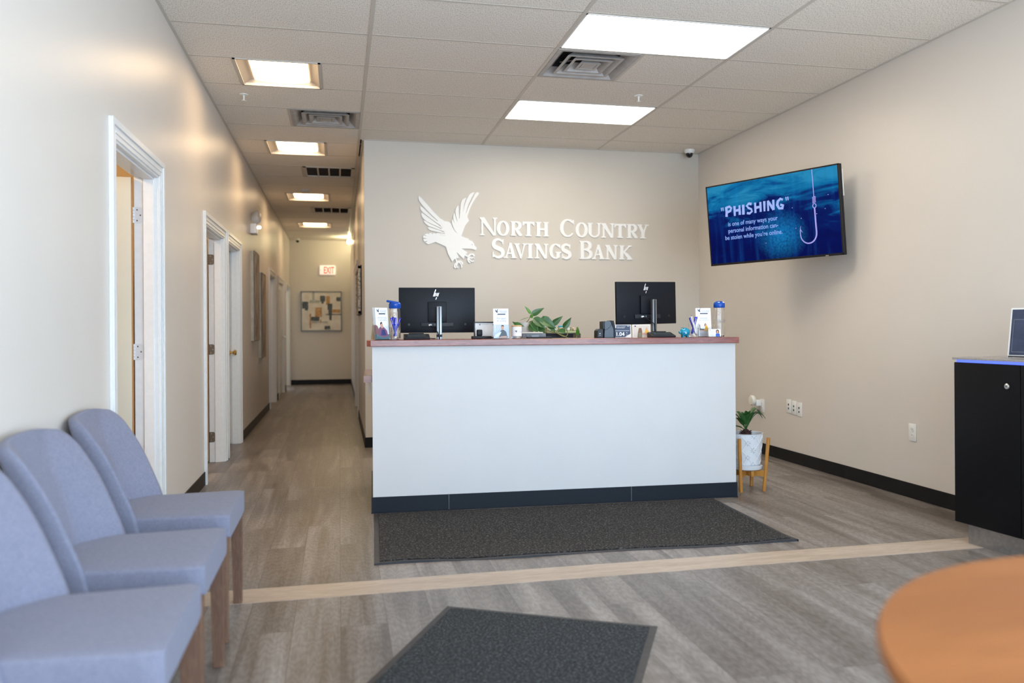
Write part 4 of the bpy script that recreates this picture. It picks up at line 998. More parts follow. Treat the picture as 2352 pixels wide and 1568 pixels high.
pens('clear glass tumbler of blue pens at the left end of the ledge', ['blue pen leaning farthest left in the left glass', 'second blue pen from the left in the left glass', 'upright blue pen third from the left in the left glass', 'blue pen leaning right with a silver top in the left glass'], .147, .095,
     [(.010, -.004, -.27, 0, .140, m_pen), (.004, .010, -.12, .05, .140, m_pen), (.000, -.012, .02, .05, .136, m_pen), (-.012, .004, .36, .0, .142, m_pen)], 'blue pens in the left glass')
pens('clear glass tumbler of pens between the teal piggy bank and the right brochures', ['blue pen leaning farthest left in the right glass', 'white pen leaning left in the right glass', 'blue pen with a black top leaning right in the right glass', 'blue pen leaning farthest right in the right glass'], 2.19, .09,
     [(.016, .004, -.36, 0, .135, m_pen), (.014, -.012, -.28, .0, .142, m_plug), (-.014, -.004, .22, .05, .136, m_pen), (-.018, .010, .36, .0, .138, m_pen)], 'pens in the right glass')

# signature / card terminals
def terminal(label, u, v, rot, s=1.):
    t = thing('signature_pad', label, 'signature pad', cw(u, v, CT), TH + rot, 'low black signature pads on the ledge')
    q = MB(); prof = [(-.055, 0), (.06, 0), (.062, .032), (.045, .036), (-.058, .012)]
    w = .085
    q.add([(x, y, z) for x in (-w, w) for y, z in prof], [(0, 1, 2, 3, 4), (5, 6, 7, 8, 9)] + [(i, (i + 1) % 5, 5 + (i + 1) % 5, 5 + i) for i in range(5)], m_blk2); q.build('body', t, bevel=.004)
    q = MB(); q.add([(-.06, -.050, .0155), (.06, -.050, .0155), (.06, .035, .0355), (-.06, .035, .0355)], [(0, 1, 2, 3)], mat('pad_display', (.05, .065, .08), .15)); q.build('display', t, recalc=False)
    q = MB(); q.tube([(-.05, .05, .038), (.05, .05, .038)], .004, m_blk, 8); q.build('stylus', t)
    q = MB(); q.tube([(w - .01, .03, .008), (w + .03, .05, .004), (w + .045, .10, .004)], .003, m_blk, 8); q.build('cable', t)
terminal('low black signature pad behind the ledge edge under the left monitor', .29, .17, 0)
terminal('low black signature pad under the right monitor', 1.985, .17, 0)

# monitors
def monitor(label, u, v, z0, zt, rot, w, plx, roll=0.):
    t = thing('computer_monitor', label, 'monitor', cw(u, v, .86), TH + rot, 'black computer monitors seen from behind')
    t.rotation_euler = (0, 0, TH + rot)
    h = zt - z0; a = z0 - .86
    X = Matrix.Translation((0, 0, a + h / 2)) @ Matrix.Rotation(roll, 4, 'Y') @ Matrix.Translation((0, 0, -h / 2))
    q = MB(); q.X = X; q.box(-w / 2, 0, 0, w / 2, .022, h, m_blk, .004); pn = q.build('panel_back', t)
    q = MB(); q.X = X; q.box(-w / 2 + .008, .022, .015, w / 2 - .008, .0225, h - .008, mat('screen_glass', (.005, .006, .008), .1)); q.build('screen', t)
    q = MB(); q.X = X; q.box(-.065, -.018, .075, .065, 0, h - .10, m_blk, .004); q.build('mount_cover', t)
    q = MB(); q.X = X; q.box(-.115, -.010, .042, .115, 0, .072, m_blk2, .002)
    for k in range(5): q.box(.03 + k * .016, -.0105, .052, .04 + k * .016, -.0099, .060, m_ink)
    for k in range(2): q.box(-.05 + k * .03, -.0105, .052, -.045 + k * .03, -.0099, .064, m_greytext)
    for s in (-1, 1): q.lathe([(.010, -.0006), (.009, -.001)], m_blk2, c=(s * .20, 0, .058), n=20, ax='y')
    q.build('port_strip', t)
    q = MB(); q.X = X @ Matrix.Translation((-.002, -.0006, h - .062)) ; sl = .34
    def bar(x, z0_, z1_, ww=.0062): q.plate([(x + sl * z0_, z0_), (x + ww + sl * z0_, z0_), (x + ww + sl * z1_, z1_), (x + sl * z1_, z1_)], m_logo, 0, -.0006)
    bar(-.027, 0, .048); bar(-.0175, 0, .024, .0055); bar(-.007, .003, .024, .0058); bar(-.002, -.022, -.006, .0052); bar(.0025, 0, .024, .0058)
    q.build('maker_logo', t)
    q = MB(); q.box(plx - .018, -.075, .012, plx + .018, -.048, a + h * .58, m_alu, .003); st = q.build('stand_column', t)
    q = MB(); q.box(plx - .0045, -.0765, .05, plx + .0045, -.0748, a + h * .58 - .004, m_blk2); q.box(plx - .02, -.0775, .245, plx + .02, -.07, .262, m_blk2, .002); q.build('cable_clip', t)
    q = MB(); q.box(plx - .10, -.13, 0, plx + .10, .07, .012, m_alu, .004); q.build('stand_base', t)
    q = MB(); q.tube([(-.055, -.011, a + .055), (-.035, -.045, a + .04), (plx - .012, -.078, a + .005), (plx, -.08, a - .04), (plx, -.08, .2)], .0032, m_blk, 8)
    q.box(-.062, -.022, a + .048, -.04, -.009, a + .06, m_plug, .003); q.build('video_cable', t)
m_logo = mat('logo_silver', (.85, .87, .9), .25, .3)
m_alu = mat('brushed_grey_aluminium', (.30, .32, .35), .35, .9)
monitor('left black computer monitor behind the counter', .455, .53, 1.134, 1.453, 0, .538, .008)
monitor('right black computer monitor behind the counter, turned slightly', 1.99, .48, 1.186, 1.497, .30, .535, .015, roll=math.radians(-1.0))

# desk clutter seen over the ledge
t = thing('certificate_frame', 'small black framed certificate standing behind the middle of the ledge', 'picture frame', cw(.762, .30, CT), TH, None)
q = MB(); w, h = .15, .115
for (a, b_, c, d) in ((-w / 2, 0, w / 2, .008), (-w / 2, h - .008, w / 2, h), (-w / 2, 0, -w / 2 + .008, h), (w / 2 - .008, 0, w / 2, h)): q.box(a, 0, b_, c, .012, d, m_blk2)
q.build('frame', t); q = MB(); q.box(-w / 2 + .008, .003, .008, w / 2 - .008, .008, h - .008, m_paper); eagle(q, m_navy, .02, -.04, h - .027, .003, .0027, False)
q.text('NORTH COUNTRY', .006, m_greytext, x=.0, z=h - .02, y=.0026); q.build('certificate', t, recalc=False)
t = thing('desk_phone', 'black desk telephone receiver in front of the framed certificate', 'telephone', cw(.735, .235, CT), TH)
q = MB(); q.box(-.07, -.02, 0, .09, .05, .018, m_blk2, .005); q.build('base', t); q = MB(); q.box(-.035, .0, .018, .002, .03, .062, m_blk, .006); q.build('receiver', t)
t = thing('candle_jar', 'white candle jar with a wooden lid and blue eagle mark', 'candle', cw(.948, .10, CT), TH)
q = MB(); q.lathe([(.030, .014), (.034, .018), (.034, .078), (.033, .080)], mat('white_candle_glass', (.85, .85, .86), .15), n=32); q.build('jar', t)
q = MB(); q.lathe([(.030, .0), (.034, .003), (.034, .017), (.002, .017)], m_glass, n=32); q.build('clear_base', t)
q = MB(); q.lathe([(.034, .080), (.035, .081), (.035, .087), (.033, .089)], mat('light_wood_lid', (.68, .42, .22), .5), n=32); q.build('lid', t)
q = MB(); eagle(q, m_navy, .024, -.016, .040, -.0342, -.0348, False); q.text('NORTH COUNTRY', .0045, m_navy, x=.018, z=.048, y=-.0346, sx=.8); q.text('SAVINGS BANK', .0045, m_navy, x=.018, z=.042, y=-.0346, sx=.8); q.build('printed_mark', t)
# grey scanner slab
t = thing('cheque_printer', 'low grey office machine with a white top right of the candle', 'printer', cw(1.10, .29, CT), TH)
q = MB(); q.box(-.085, -.04, .004, .08, .06, .032, noisy('grey_machine_plastic', (.16, .17, .19), (.19, .2, .22), 20, .5), .004); q.build('body', t)
q = MB(); q.box(-.09, -.045, .032, .06, .06, .042, m_ecase, .004); q.build('top_cover', t)
q = MB(); q.box(-.02, -.0408, .010, .03, -.0398, .020, m_greytext); q.lathe([(.003, -.0402), (.002, -.041)], m_ink, c=(-.06, 0, .02), n=8, ax='y'); q.lathe([(.003, -.0402), (.002, -.041)], m_ink, c=(-.035, 0, .02), n=8, ax='y'); q.build('front_marks', t)
q = MB(); q.box(-.06, -.075, 0, .115, -.04, .010, m_blk2, .004); q.build('paper_tray', t)
# riser shelf on the staff desk carrying the money machines (only its top clears the ledge)
t = thing('currency_counter', 'black office machine under the green coin tray behind the ledge', 'office machine', cw(1.375, .70, .86), TH)
q = MB(); q.box(-.145, -.10, .0, .145, .10, .262, m_blk, .006); q.build('housing', t); q = MB(); q.box(.085, -.104, .14, .14, -.099, .255, m_slat); q.build('side_panel', t)
t = thing('coin_tray', 'pale green coin tray holding rows of wrapped coins', 'tray', cw(1.395, .70, 1.1225), TH)
m_tray = mat('pale_green_tray', (.52, .55, .30), .5)
q = MB(); q.box(-.125, -.07, 0, .12, .07, .018, m_tray, .003); q.box(-.115, .0, .018, .11, .07, .040, m_tray, .003)
for k in range(6): q.box(-.125 + k * .047, -.068, .016, -.121 + k * .047, .068, .044, m_tray)
q.build('tray', t)
cc = [(.80, .80, .80), (.75, .72, .66), (.66, .62, .56), (.78, .75, .72), (.74, .55, .48)]
for k in range(5):
    rl_ = thing('coin_roll', ['white coin roll at the left of the green tray', 'second coin roll in the green tray', 'middle coin roll in the green tray', 'fourth coin roll in the green tray', 'pinkish coin roll at the right of the green tray'][k], 'coin roll', cw(1.395 - .099 + k * .047, .70 - .035, 1.1225 + .0195), TH, 'coin rolls in the green tray')
    q = MB(); q.lathe([(.010, -.028), (.012, -.026), (.012, .026), (.010, .028)], mat('coin_wrap_%d' % k, cc[k], .5), c=(0, 0, .012), n=14, ax='y'); q.build('paper_wrap', rl_)
t = thing('blue_marker', 'bright blue marker lying on top of the coin tray', 'marker', cw(1.41, .735, 1.1225 + .0445), TH)
q = MB(); q.tube([(-.03, 0, .006), (.03, 0, .006)], .0058, mat('cyan_marker', (.0, .35, .60), .4), 10); q.build('barrel', t); q = MB(); q.tube([(.03, 0, .006), (.036, 0, .006)], .004, m_blk, 8); q.build('cap', t)
# cheque scanner
t = thing('cheque_scanner', 'dark slate cheque scanner standing on the ledge left of the right monitor', 'scanner', cw(1.565, .12, CT), TH)
m_slate = mat('slate_blue_plastic', (.045, .065, .09), .32)
q = MB(); q.plate([(-.02, 0), (.052, 0), (.052, .075), (.046, .112), (.012, .115), (-.014, .113), (-.018, .095), (-.016, .06)], m_slate, .06, -.04); q.build('body', t, bevel=.004)
q = MB(); q.plate([(-.066, .0), (-.022, .0), (-.022, .062), (-.05, .062), (-.064, .05)], m_blk2, .05, -.03); q.build('feeder', t, bevel=.004)
q = MB(); q.plate([(-.026, .062), (-.016, .06), (-.012, .105), (-.026, .112)], m_blk2, .05, -.035); q.plate([(.026, .112), (.026, .118), (.046, .116), (.056, .07), (.056, 0), (.047, 0), (.047, .06), (.034, .09)], m_blk, .05, -.046)
q.stroke([(-.018, .055), (.0, .058), (.018, .072), (.032, .092)], .002, m_blk, -.04, -.0412); q.build('card_guide', t, bevel=.002)
q = MB(); q.rect(-.052, .026, -.042, .034, m_greytext, y=-.0305); q.rect(-.054, .016, -.040, .019, m_greytext, y=-.0305); q.build('label_marks', t, recalc=False)
# placards
def placard(label, u, v, w, h, kind):
    t = thing('rate_placard' if kind == 'rate' else 'photo_placard', label, 'sign', cw(u, v, CT), TH, None)
    q = MB(); q.X = Matrix.Rotation(-.12, 4, 'X'); q.box(-w / 2, 0, 0, w / 2, .002, h, m_acrylic if kind == 'x' else m_plug); q.build('acrylic_stand', t)
    q = MB(); q.X = Matrix.Rotation(-.12, 4, 'X'); e = -.0004; y = -.0004
    if kind == 'rate':
        q.rect(-w / 2 + .004, .002, w / 2 - .004, h - .004, mat('placard_navy', (.045, .07, .13), .5), y); q.plate([(w * .18, .002), (w / 2 - .004, .002), (w / 2 - .004, h * .28)], m_plug, y + e, y + e)
        eagle(q, m_paper, .035, -w / 2 + .020, h * .70, y + e, y + 2 * e, False)
        q.text('NORTH COUNTRY', .008, m_paper, x=.0, z=h * .80, y=y + 2 * e); q.text('SAVINGS BANK', .008, m_paper, x=.0, z=h * .72, y=y + 2 * e)
        q.text('1.04', .038, m_paper, x=-.008, z=h * .12, y=y + 2 * e, off=.0012); q.text('%', .013, m_paper, x=.042, z=h * .32, y=y + 2 * e); q.text('APY*', .009, m_paper, x=.045, z=h * .14, y=y + 2 * e); q.rect(-w * .36, h * .50, w * .42, h * .56, m_greytext, y + e); q.rect(w * .32, h * .84, w * .43, h * .92, m_greytext, y + e)
    else:
        P = lambda pts, m, i: q.plate([(-w / 2 + a * w, b_ * h) for a, b_ in pts], m, y + e * i, y + e * i)
        q.rect(-w / 2 + .004, .002, w / 2 - .004, h - .004, mat('placard_cream', (.62, .56, .50), .5), y); P([(.12, .82), (.2, .82), (.2, .92), (.12, .92)], m_navy, 1)
        P([(.26, .0), (.30, .4), (.36, .72), (.50, .74), (.54, .5), (.52, .0)], mat('print_brown_hair', (.20, .11, .07), .6), 1); P([(.30, 0), (.34, .34), (.48, .36), (.52, 0)], mat('print_olive', (.22, .23, .15), .6), 2)
        P([(.62, .30), (.70, .40), (.74, .62), (.86, .60), (.94, .34)], mat('print_yellow', (.80, .42, .05), .6), 2); P([(.74, .6), (.76, .76), (.84, .76), (.86, .6)], m_skin, 3); P([(.52, .22), (.54, .34), (.96, .34), (.96, .20)], m_skin, 3)
    q.build('print', t, recalc=False)
placard('small navy rate placard reading 1.04 percent right of the cheque scanner', 1.722, .26, .145, .090, 'rate')
placard('small cream placard with a photo print, left of the right monitor stand', 1.872, .26, .130, .090, 'photo')
# piggy bank
t = thing('piggy_bank', 'small shiny teal piggy bank facing left on the ledge', 'piggy bank', cw(2.122, .085, CT), TH)
q = MB(); q.grid(lambda a, b_: (.034 * math.cos(PI * b_) * (1.05),   .028 * math.sin(PI * b_) * math.cos(2 * PI * a), .036 + .030 * math.sin(PI * b_) * math.sin(2 * PI * a)), 20, 14, m_teal, closed_u=True)
q.X = Matrix.Translation((-.002, 0, 0)); q.tube([(-.022, 0, .036), (-.033, 0, .034), (-.039, 0, .033)], [.012, .0095, .009], m_teal, 14); q.X = Matrix.Identity(4); q.build('body', t)
for s in (-1, 1):
    q = MB(); q.add([(-.020, s * .010, .056), (-.010, s * .018, .058), (-.013, s * .008, .060), (-.022, s * .018, .070)], [(0, 1, 3), (1, 2, 3), (2, 0, 3), (0, 2, 1)], m_teal); q.build('ear', t)
    for x in (-.016, .016):
        q = MB(); q.lathe([(.006, 0), (.0075, .014)], m_teal, c=(x, s * .012, 0), n=12); q.build('leg', t)
q = MB(); q.tube([(.033, 0, .040), (.040, 0, .046), (.037, 0, .052), (.033, 0, .048)], .0018, m_teal, 8); q.build('tail', t)
q = MB(); eagle(q, m_plug, .018, -.008, .022, -.0275, -.0282, False); q.build('printed_mark', t)
# business cards
t = thing('card_holder', 'clear business card holder in front of the right brochures', 'holder', cw(2.325, .04, CT), TH)
q = MB(); w = .098; q.box(-w / 2, .0, 0, w / 2, .045, .003, m_acrylic); q.box(-w / 2, -.002, 0, w / 2, 0, .016, m_acrylic); q.X = Matrix.Translation((0, .022, 0)) @ Matrix.Rotation(-.2, 4, 'X'); q.box(-w / 2, 0, 0, w / 2, .002, .05, m_acrylic); q.build('stand', t)
for k in range(2):
    c_ = thing('business_card', ['front business card with a portrait print in the clear holder', 'business card standing behind the portrait card'][k], 'business card', cw(2.325 + .001 * k, .046 + .004 * k, CT + .004), TH, 'business cards in the holder')
    q = MB(); q.X = Matrix.Rotation(-.2, 4, 'X'); w = .089; h = .052; q.box(-w / 2, 0, 0, w / 2, .0008, h, m_paper)
    if k == 0:
        P = lambda pts, m, i: q.plate([(-w / 2 + a * w, b_ * h) for a, b_ in pts], m, -.0002 * i, -.0002 * i)
        P([(.56, 0), (.58, .34), (.66, .42), (.82, .42), (.9, .34), (.92, 0)], mat('print_royal_blue', (.01, .10, .55), .6), 1); P([(.62, .45), (.62, .8), (.70, .92), (.80, .92), (.86, .8), (.86, .45)], mat('print_dark_brown', (.05, .02, .015), .6), 1)
        P([(.69, .40), (.67, .72), (.74, .82), (.80, .72), (.79, .40)], m_skin, 2); eagle(q, m_navy, .011, -w / 2 + .01, h * .78, -.0002, -.0004, False)
        for j, z in enumerate((.62, .50, .38, .22, .12)): q.rect(-w / 2 + .010, z * h, -w / 2 + .04 - .003 * (j % 2), z * h + .0012, m_greytext, -.0003)
    q.build('card', c_, recalc=False)

# ------------------------------------------------------------------ plants
m_leaf = noisy('deep_green_leaf', (.025, .085, .022), (.05, .14, .03), 22, .35)
m_leaf2 = noisy('bright_green_leaf', (.13, .30, .03), (.06, .18, .03), 25, .35)
m_stem = mat('pale_stem', (.25, .24, .07), .5)
m_soil = noisy('potting_soil', (.05, .035, .022), (.02, .014, .01), 60, .9)
def leaf(q, base, tip, up, w, mt, fold=.25, droop=.15, heart=True):
    base, tip, up = Vector(base), Vector(tip), Vector(up)
    d = tip - base; Ln = d.length; dn = d.normalized(); sd = dn.cross(up).normalized(); nn = sd.cross(dn)
    def fn(u, v):
        prof = (math.sin(PI * min(1, v ** .62)) if heart else math.sin(PI * v)) * w * (1 - .15 * v)
        s = (u - .5) * 2
        return tuple(base + dn * (Ln * v) + sd * (s * prof) + nn * (abs(s) * prof * fold - droop * Ln * v * v))
    q.grid(fn, 6, 12, mt)
t = thing('pothos_plant', 'trailing pothos with glossy green leaves in a pale pot behind the ledge', 'plant', cw(1.10, .62, .86), TH)
q = MB(); q.lathe([(.045, 0), (.058, .10), (.066, .30), (.070, .345), (.064, .345), (.060, .32)], noisy('pale_stone_pot', (.60, .57, .52), (.55, .52, .47), 10, .6), cap=False, n=32); q.lathe([(.062, .315), (.002, .315)], m_soil, n=32, cap=False); q.lathe([(.045, 0), (.002, 0)], m_soil, n=32, cap=False); q.build('pot', t, recalc=False)
def pz_(x, z): return (x, z)
LV = [  # base(x,y,z), tip(x,y,z), half-width, material, up   (relative to the plant base; ledge level is z = .233)
    ((.035, -.07, .405), (-.010, -.08, .463), .012, 1, (0, -1, .2)), ((.038, -.07, .395), (.130, -.09, .452), .024, 0, (0, -1, .35)), ((.03, -.07, .380), (-.065, -.09, .365), .007, 0, (0, -.3, 1)),
    ((.035, -.07, .375), (.045, -.085, .41), .012, 1, (0, -1, .1)), ((.05, -.08, .375), (.135, -.12, .300), .036, 0, (0, -1, .4)), ((.04, -.08, .355), (.075, -.13, .270), .034, 0, (.2, -1, .2)),
    ((.10, -.08, .372), (.215, -.12, .305), .040, 0, (0, -1, .3)), ((.12, -.07, .372), (.165, -.09, .385), .013, 1, (0, -1, .5)), ((.14, -.07, .36), (.120, -.10, .39), .010, 0, (0, -1, .3)), ((.19, -.07, .325), (.265, -.10, .386), .024, 0, (.1, -1, .1)),
    ((.275, -.07, .300), (.335, -.09, .376), .026, 0, (.2, -1, .0)), ((.29, -.07, .28), (.215, -.10, .275), .022, 0, (0, -1, .3)), ((.09, -.07, .32), (.125, -.12, .262), .030, 0, (-.2, -1, .2)), ((.02, -.09, .33), (.07, -.14, .275), .030, 0, (-.4, -1, .2)), ((.16, -.08, .33), (.205, -.12, .275), .028, 0, (.3, -1, .2)),
    ((-.075, -.08, .325), (-.105, -.10, .350), .012, 0, (0, -1, .4)), ((-.09, -.08, .335), (-.02, -.11, .318), .018, 0, (0, -1, .5)), ((.37, -.10, .245), (.375, -.12, .31), .018, 1, (.3, -1, .1))]
for (bs, tp_, w, mi, up) in LV:
    q = MB(); leaf(q, bs, tp_, up, w, (m_leaf, m_leaf2)[mi]); q.build('leaf', t, recalc=False)
def vine(pts):
    P = [Vector(p) for p in pts]; out = []
    for i in range(len(P) - 1):
        for k in range(6):
            s = k / 6; a = P[max(i - 1, 0)]; b_, c, d = P[i], P[i + 1], P[min(i + 2, len(P) - 1)]
            out.append(tuple(.5 * ((2 * b_) + (c - a) * s + (2 * a - 5 * b_ + 4 * c - d) * s * s + (3 * b_ - a - 3 * c + d) * s ** 3)))
    out.append(tuple(P[-1])); return out
q = MB()
for pts in (((0, 0, .33), (.02, -.05, .36), (.035, -.07, .40)), ((0, 0, .33), (.06, -.06, .36), (.10, -.08, .36)), ((.02, 0, .33), (.09, -.08, .33), (.15, -.09, .285), (.22, -.09, .265), (.27, -.09, .24), (.30, -.09, .25), (.30, -.08, .29)), ((.02, 0, .33), (.15, -.07, .35), (.19, -.07, .325)),
            ((.15, -.09, .285), (.24, -.08, .26), (.34, -.10, .215), (.37, -.10, .245)), ((0, -.02, .33), (-.05, -.06, .34), (-.085, -.08, .33)), ((.22, -.09, .265), (.24, -.08, .29), (.275, -.07, .30))): q.tube(vine(pts), .0028, m_stem, 6)
q.build('stems', t)

# sago palm on a wooden stand, right of the counter
PX, PY = 2.846, 5.252
t = thing('plant_stand', 'honey wood plant stand with four dowel legs beside the counter', 'plant stand', (PX, PY, 0))
for sx, sy in ((-1, -1), (1, -1), (1, 1), (-1, 1)):
    q = MB(); q.tube([(sx * .088, sy * .088, 0), (sx * .112, sy * .112, .378)], .0125, m_stand, 14); q.build('leg', t, angle=50)
q = MB(); q.box(-.094, -.012, .105, .094, .012, .145, m_stand, .002); q.X = Matrix.Rotation(PI / 2, 4, 'Z'); q.box(-.094, -.0118, .105, .094, .0118, .145, m_stand, .002)
q.X = Matrix.Rotation(PI / 4, 4, 'Z'); q.box(-.128, -.011, .104, .128, .011, .144, m_stand); q.X = Matrix.Rotation(-PI / 4, 4, 'Z'); q.box(-.128, -.0108, .104, .128, .0108, .1438, m_stand); q.build('cross_brace', t)
t = thing('potted_sago_palm', 'small sago palm in a white patterned pot on the wooden stand', 'plant', (PX, PY, .1452))
m_pot = mat('white_relief_pot', (.74, .76, .79), .5)
q = MB(); q.lathe([(.092, 0), (.106, .008), (.112, .030), (.106, .032)], m_pot, n=40); q.build('saucer', t)
q = MB(); Rr0, Rr1, H0, H1 = .094, .116, .032, .256
q.lathe([(Rr0 - .01, H0), (Rr0, H0 + .01), (Rr1, H1), (Rr1 + .004, H1 + .004), (Rr1 - .006, H1 + .004), (Rr1 - .012, H1 - .05)], m_pot, n=48, cap=False)
pt = q.build('pot', t, recalc=False)
q = MB()
def onpot(a, z, off=.0012): r_ = Rr0 + (Rr1 - Rr0) * (z - H0) / (H1 - H0) + off; return (r_ * math.cos(a), r_ * math.sin(a), z)
NL = 8; dz = (H1 - H0 - .02) / 2.0
m_line = mat('raised_white_line', (.88, .89, .90), .4); m_grv = mat('grey_wash_groove', (.42, .44, .48), .7)
for k in range(NL * 1):
    for s in (-1, 1):
        for o_ in (0, ):
            a0 = 2 * PI * k / NL
            P = [onpot(a0 + s * (2 * PI / NL) * (z_ / dz) , H0 + .012 + z_, .002) for z_ in [i * 2 * dz / 24 for i in range(25)]]
            q.tube(P, .0017, m_line, 6)
for k in range(NL):
    for row in range(5):
        a0 = 2 * PI * (k + .5 * (row % 2)) / NL; zc = H0 + .012 + row * dz / 2
        if row % 2 == 0 or True:
            for j in range(8):
                b_ = PI * j / 4 + .2 * 0; l0, l1 = .006, .020 if row % 2 else .022
                if zc + l1 * math.sin(b_) > H1 - .005 or zc + l1 * math.sin(b_) < H0 + .008: continue
                P = [onpot(a0 + l * math.cos(b_) / .105, zc + l * math.sin(b_), .0012) for l in (l0, (l0 + l1) / 2, l1)]
                q.tube(P, [.0006, .0022, .0006], m_line if (k + row) % 2 else m_grv, 6)
q.build('relief_pattern', pt)
q = MB(); q.lathe([(Rr1 - .012, H1 - .045), (.002, H1 - .035)], m_soil, n=30, cap=False); q.build('soil', t, recalc=False)
q = MB(); ZC = .222; TX, TY = -.012, -.02
q.lathe([(.024, ZC - .01), (.036, ZC + .012), (.034, ZC + .04), (.018, ZC + .062), (.006, ZC + .068)], m_trunk_ if False else noisy('palm_bulb', (.07, .03, .03), (.03, .014, .014), 60, .9), c=(TX, TY, 0), n=20)
rnd = random.Random(3)
for k in range(120):
    a = rnd.uniform(0, 2 * PI); zz = rnd.uniform(.0, .055); rr = .034 - .25 * max(0, zz - .03)
    p = Vector((TX + rr * math.cos(a), TY + rr * math.sin(a), ZC + zz)); d = Vector((math.cos(a), math.sin(a), rnd.uniform(.1, 1.1))).normalized()
    q.tube([tuple(p - d * .006), tuple(p + d * .016)], [.0034, .0004], MATS['palm_bulb'], 5)
q.build('trunk', t)
m_sago = noisy('sago_leaflet', (.02, .085, .018), (.04, .13, .03), 30, .4)
FR = [(-.25, .165, .16, 1.05), (2.90, .150, .15, .75), (1.25, .150, .15, .4), (-1.1, .165, .165, .55), (-.55, .19, .16, 1.0), (.15, .18, .19, .95), (3.5, .16, .12, .85), (2.2, .14, .16, .6), (-2.0, .135, .15, .55), (3.14, .20, .04, 1.2), (-1.5, .12, .17, .25)]
for (a, ln, hz_, bend) in FR:
    q = MB(); d = Vector((math.cos(a), math.sin(a), 0)); b0 = Vector((TX, TY, ZC + .060)); P = []
    for i in range(15):
        s = i / 14; out = ln * .70 * s ** (1.0) * min(1., bend + .1); up = hz_ * (math.sin(s * PI * .5 * (1.5 if bend > .9 else 1.0)) ) * .76
        P.append(b0 + d * out + Vector((0, 0, up)))
    q.tube([tuple(p) for p in P], [.0028 - .0016 * i / 14 for i in range(15)], m_stem if False else m_sago, 6)
    sd = d.cross(Vector((0, 0, 1))).normalized()
    for i in range(3, 15):
        for half in (0, .34, .67):
            j = min(i + half, 14); i0 = int(j); f_ = j - i0; p = P[i0].lerp(P[min(i0 + 1, 14)], f_); tg = (P[min(i0 + 1, 14)] - P[i0 - 1]).normalized(); l_ = .036 * math.sin(PI * (.18 + .78 * (j / 14))) + .008
            for s in (-1, 1):
                dd = (sd * s * 1.0 + tg * .75 + Vector((0, 0, .18))).normalized(); wv_ = tg * .0024; e_ = p + dd * l_
                q.add([tuple(p - wv_), tuple(p + wv_), tuple(p + dd * l_ * .6 + wv_ * .8), tuple(e_), tuple(p + dd * l_ * .6 - wv_ * .8)], [(0, 1, 2, 3, 4)], m_sago)
    q.build('frond', t, recalc=False)

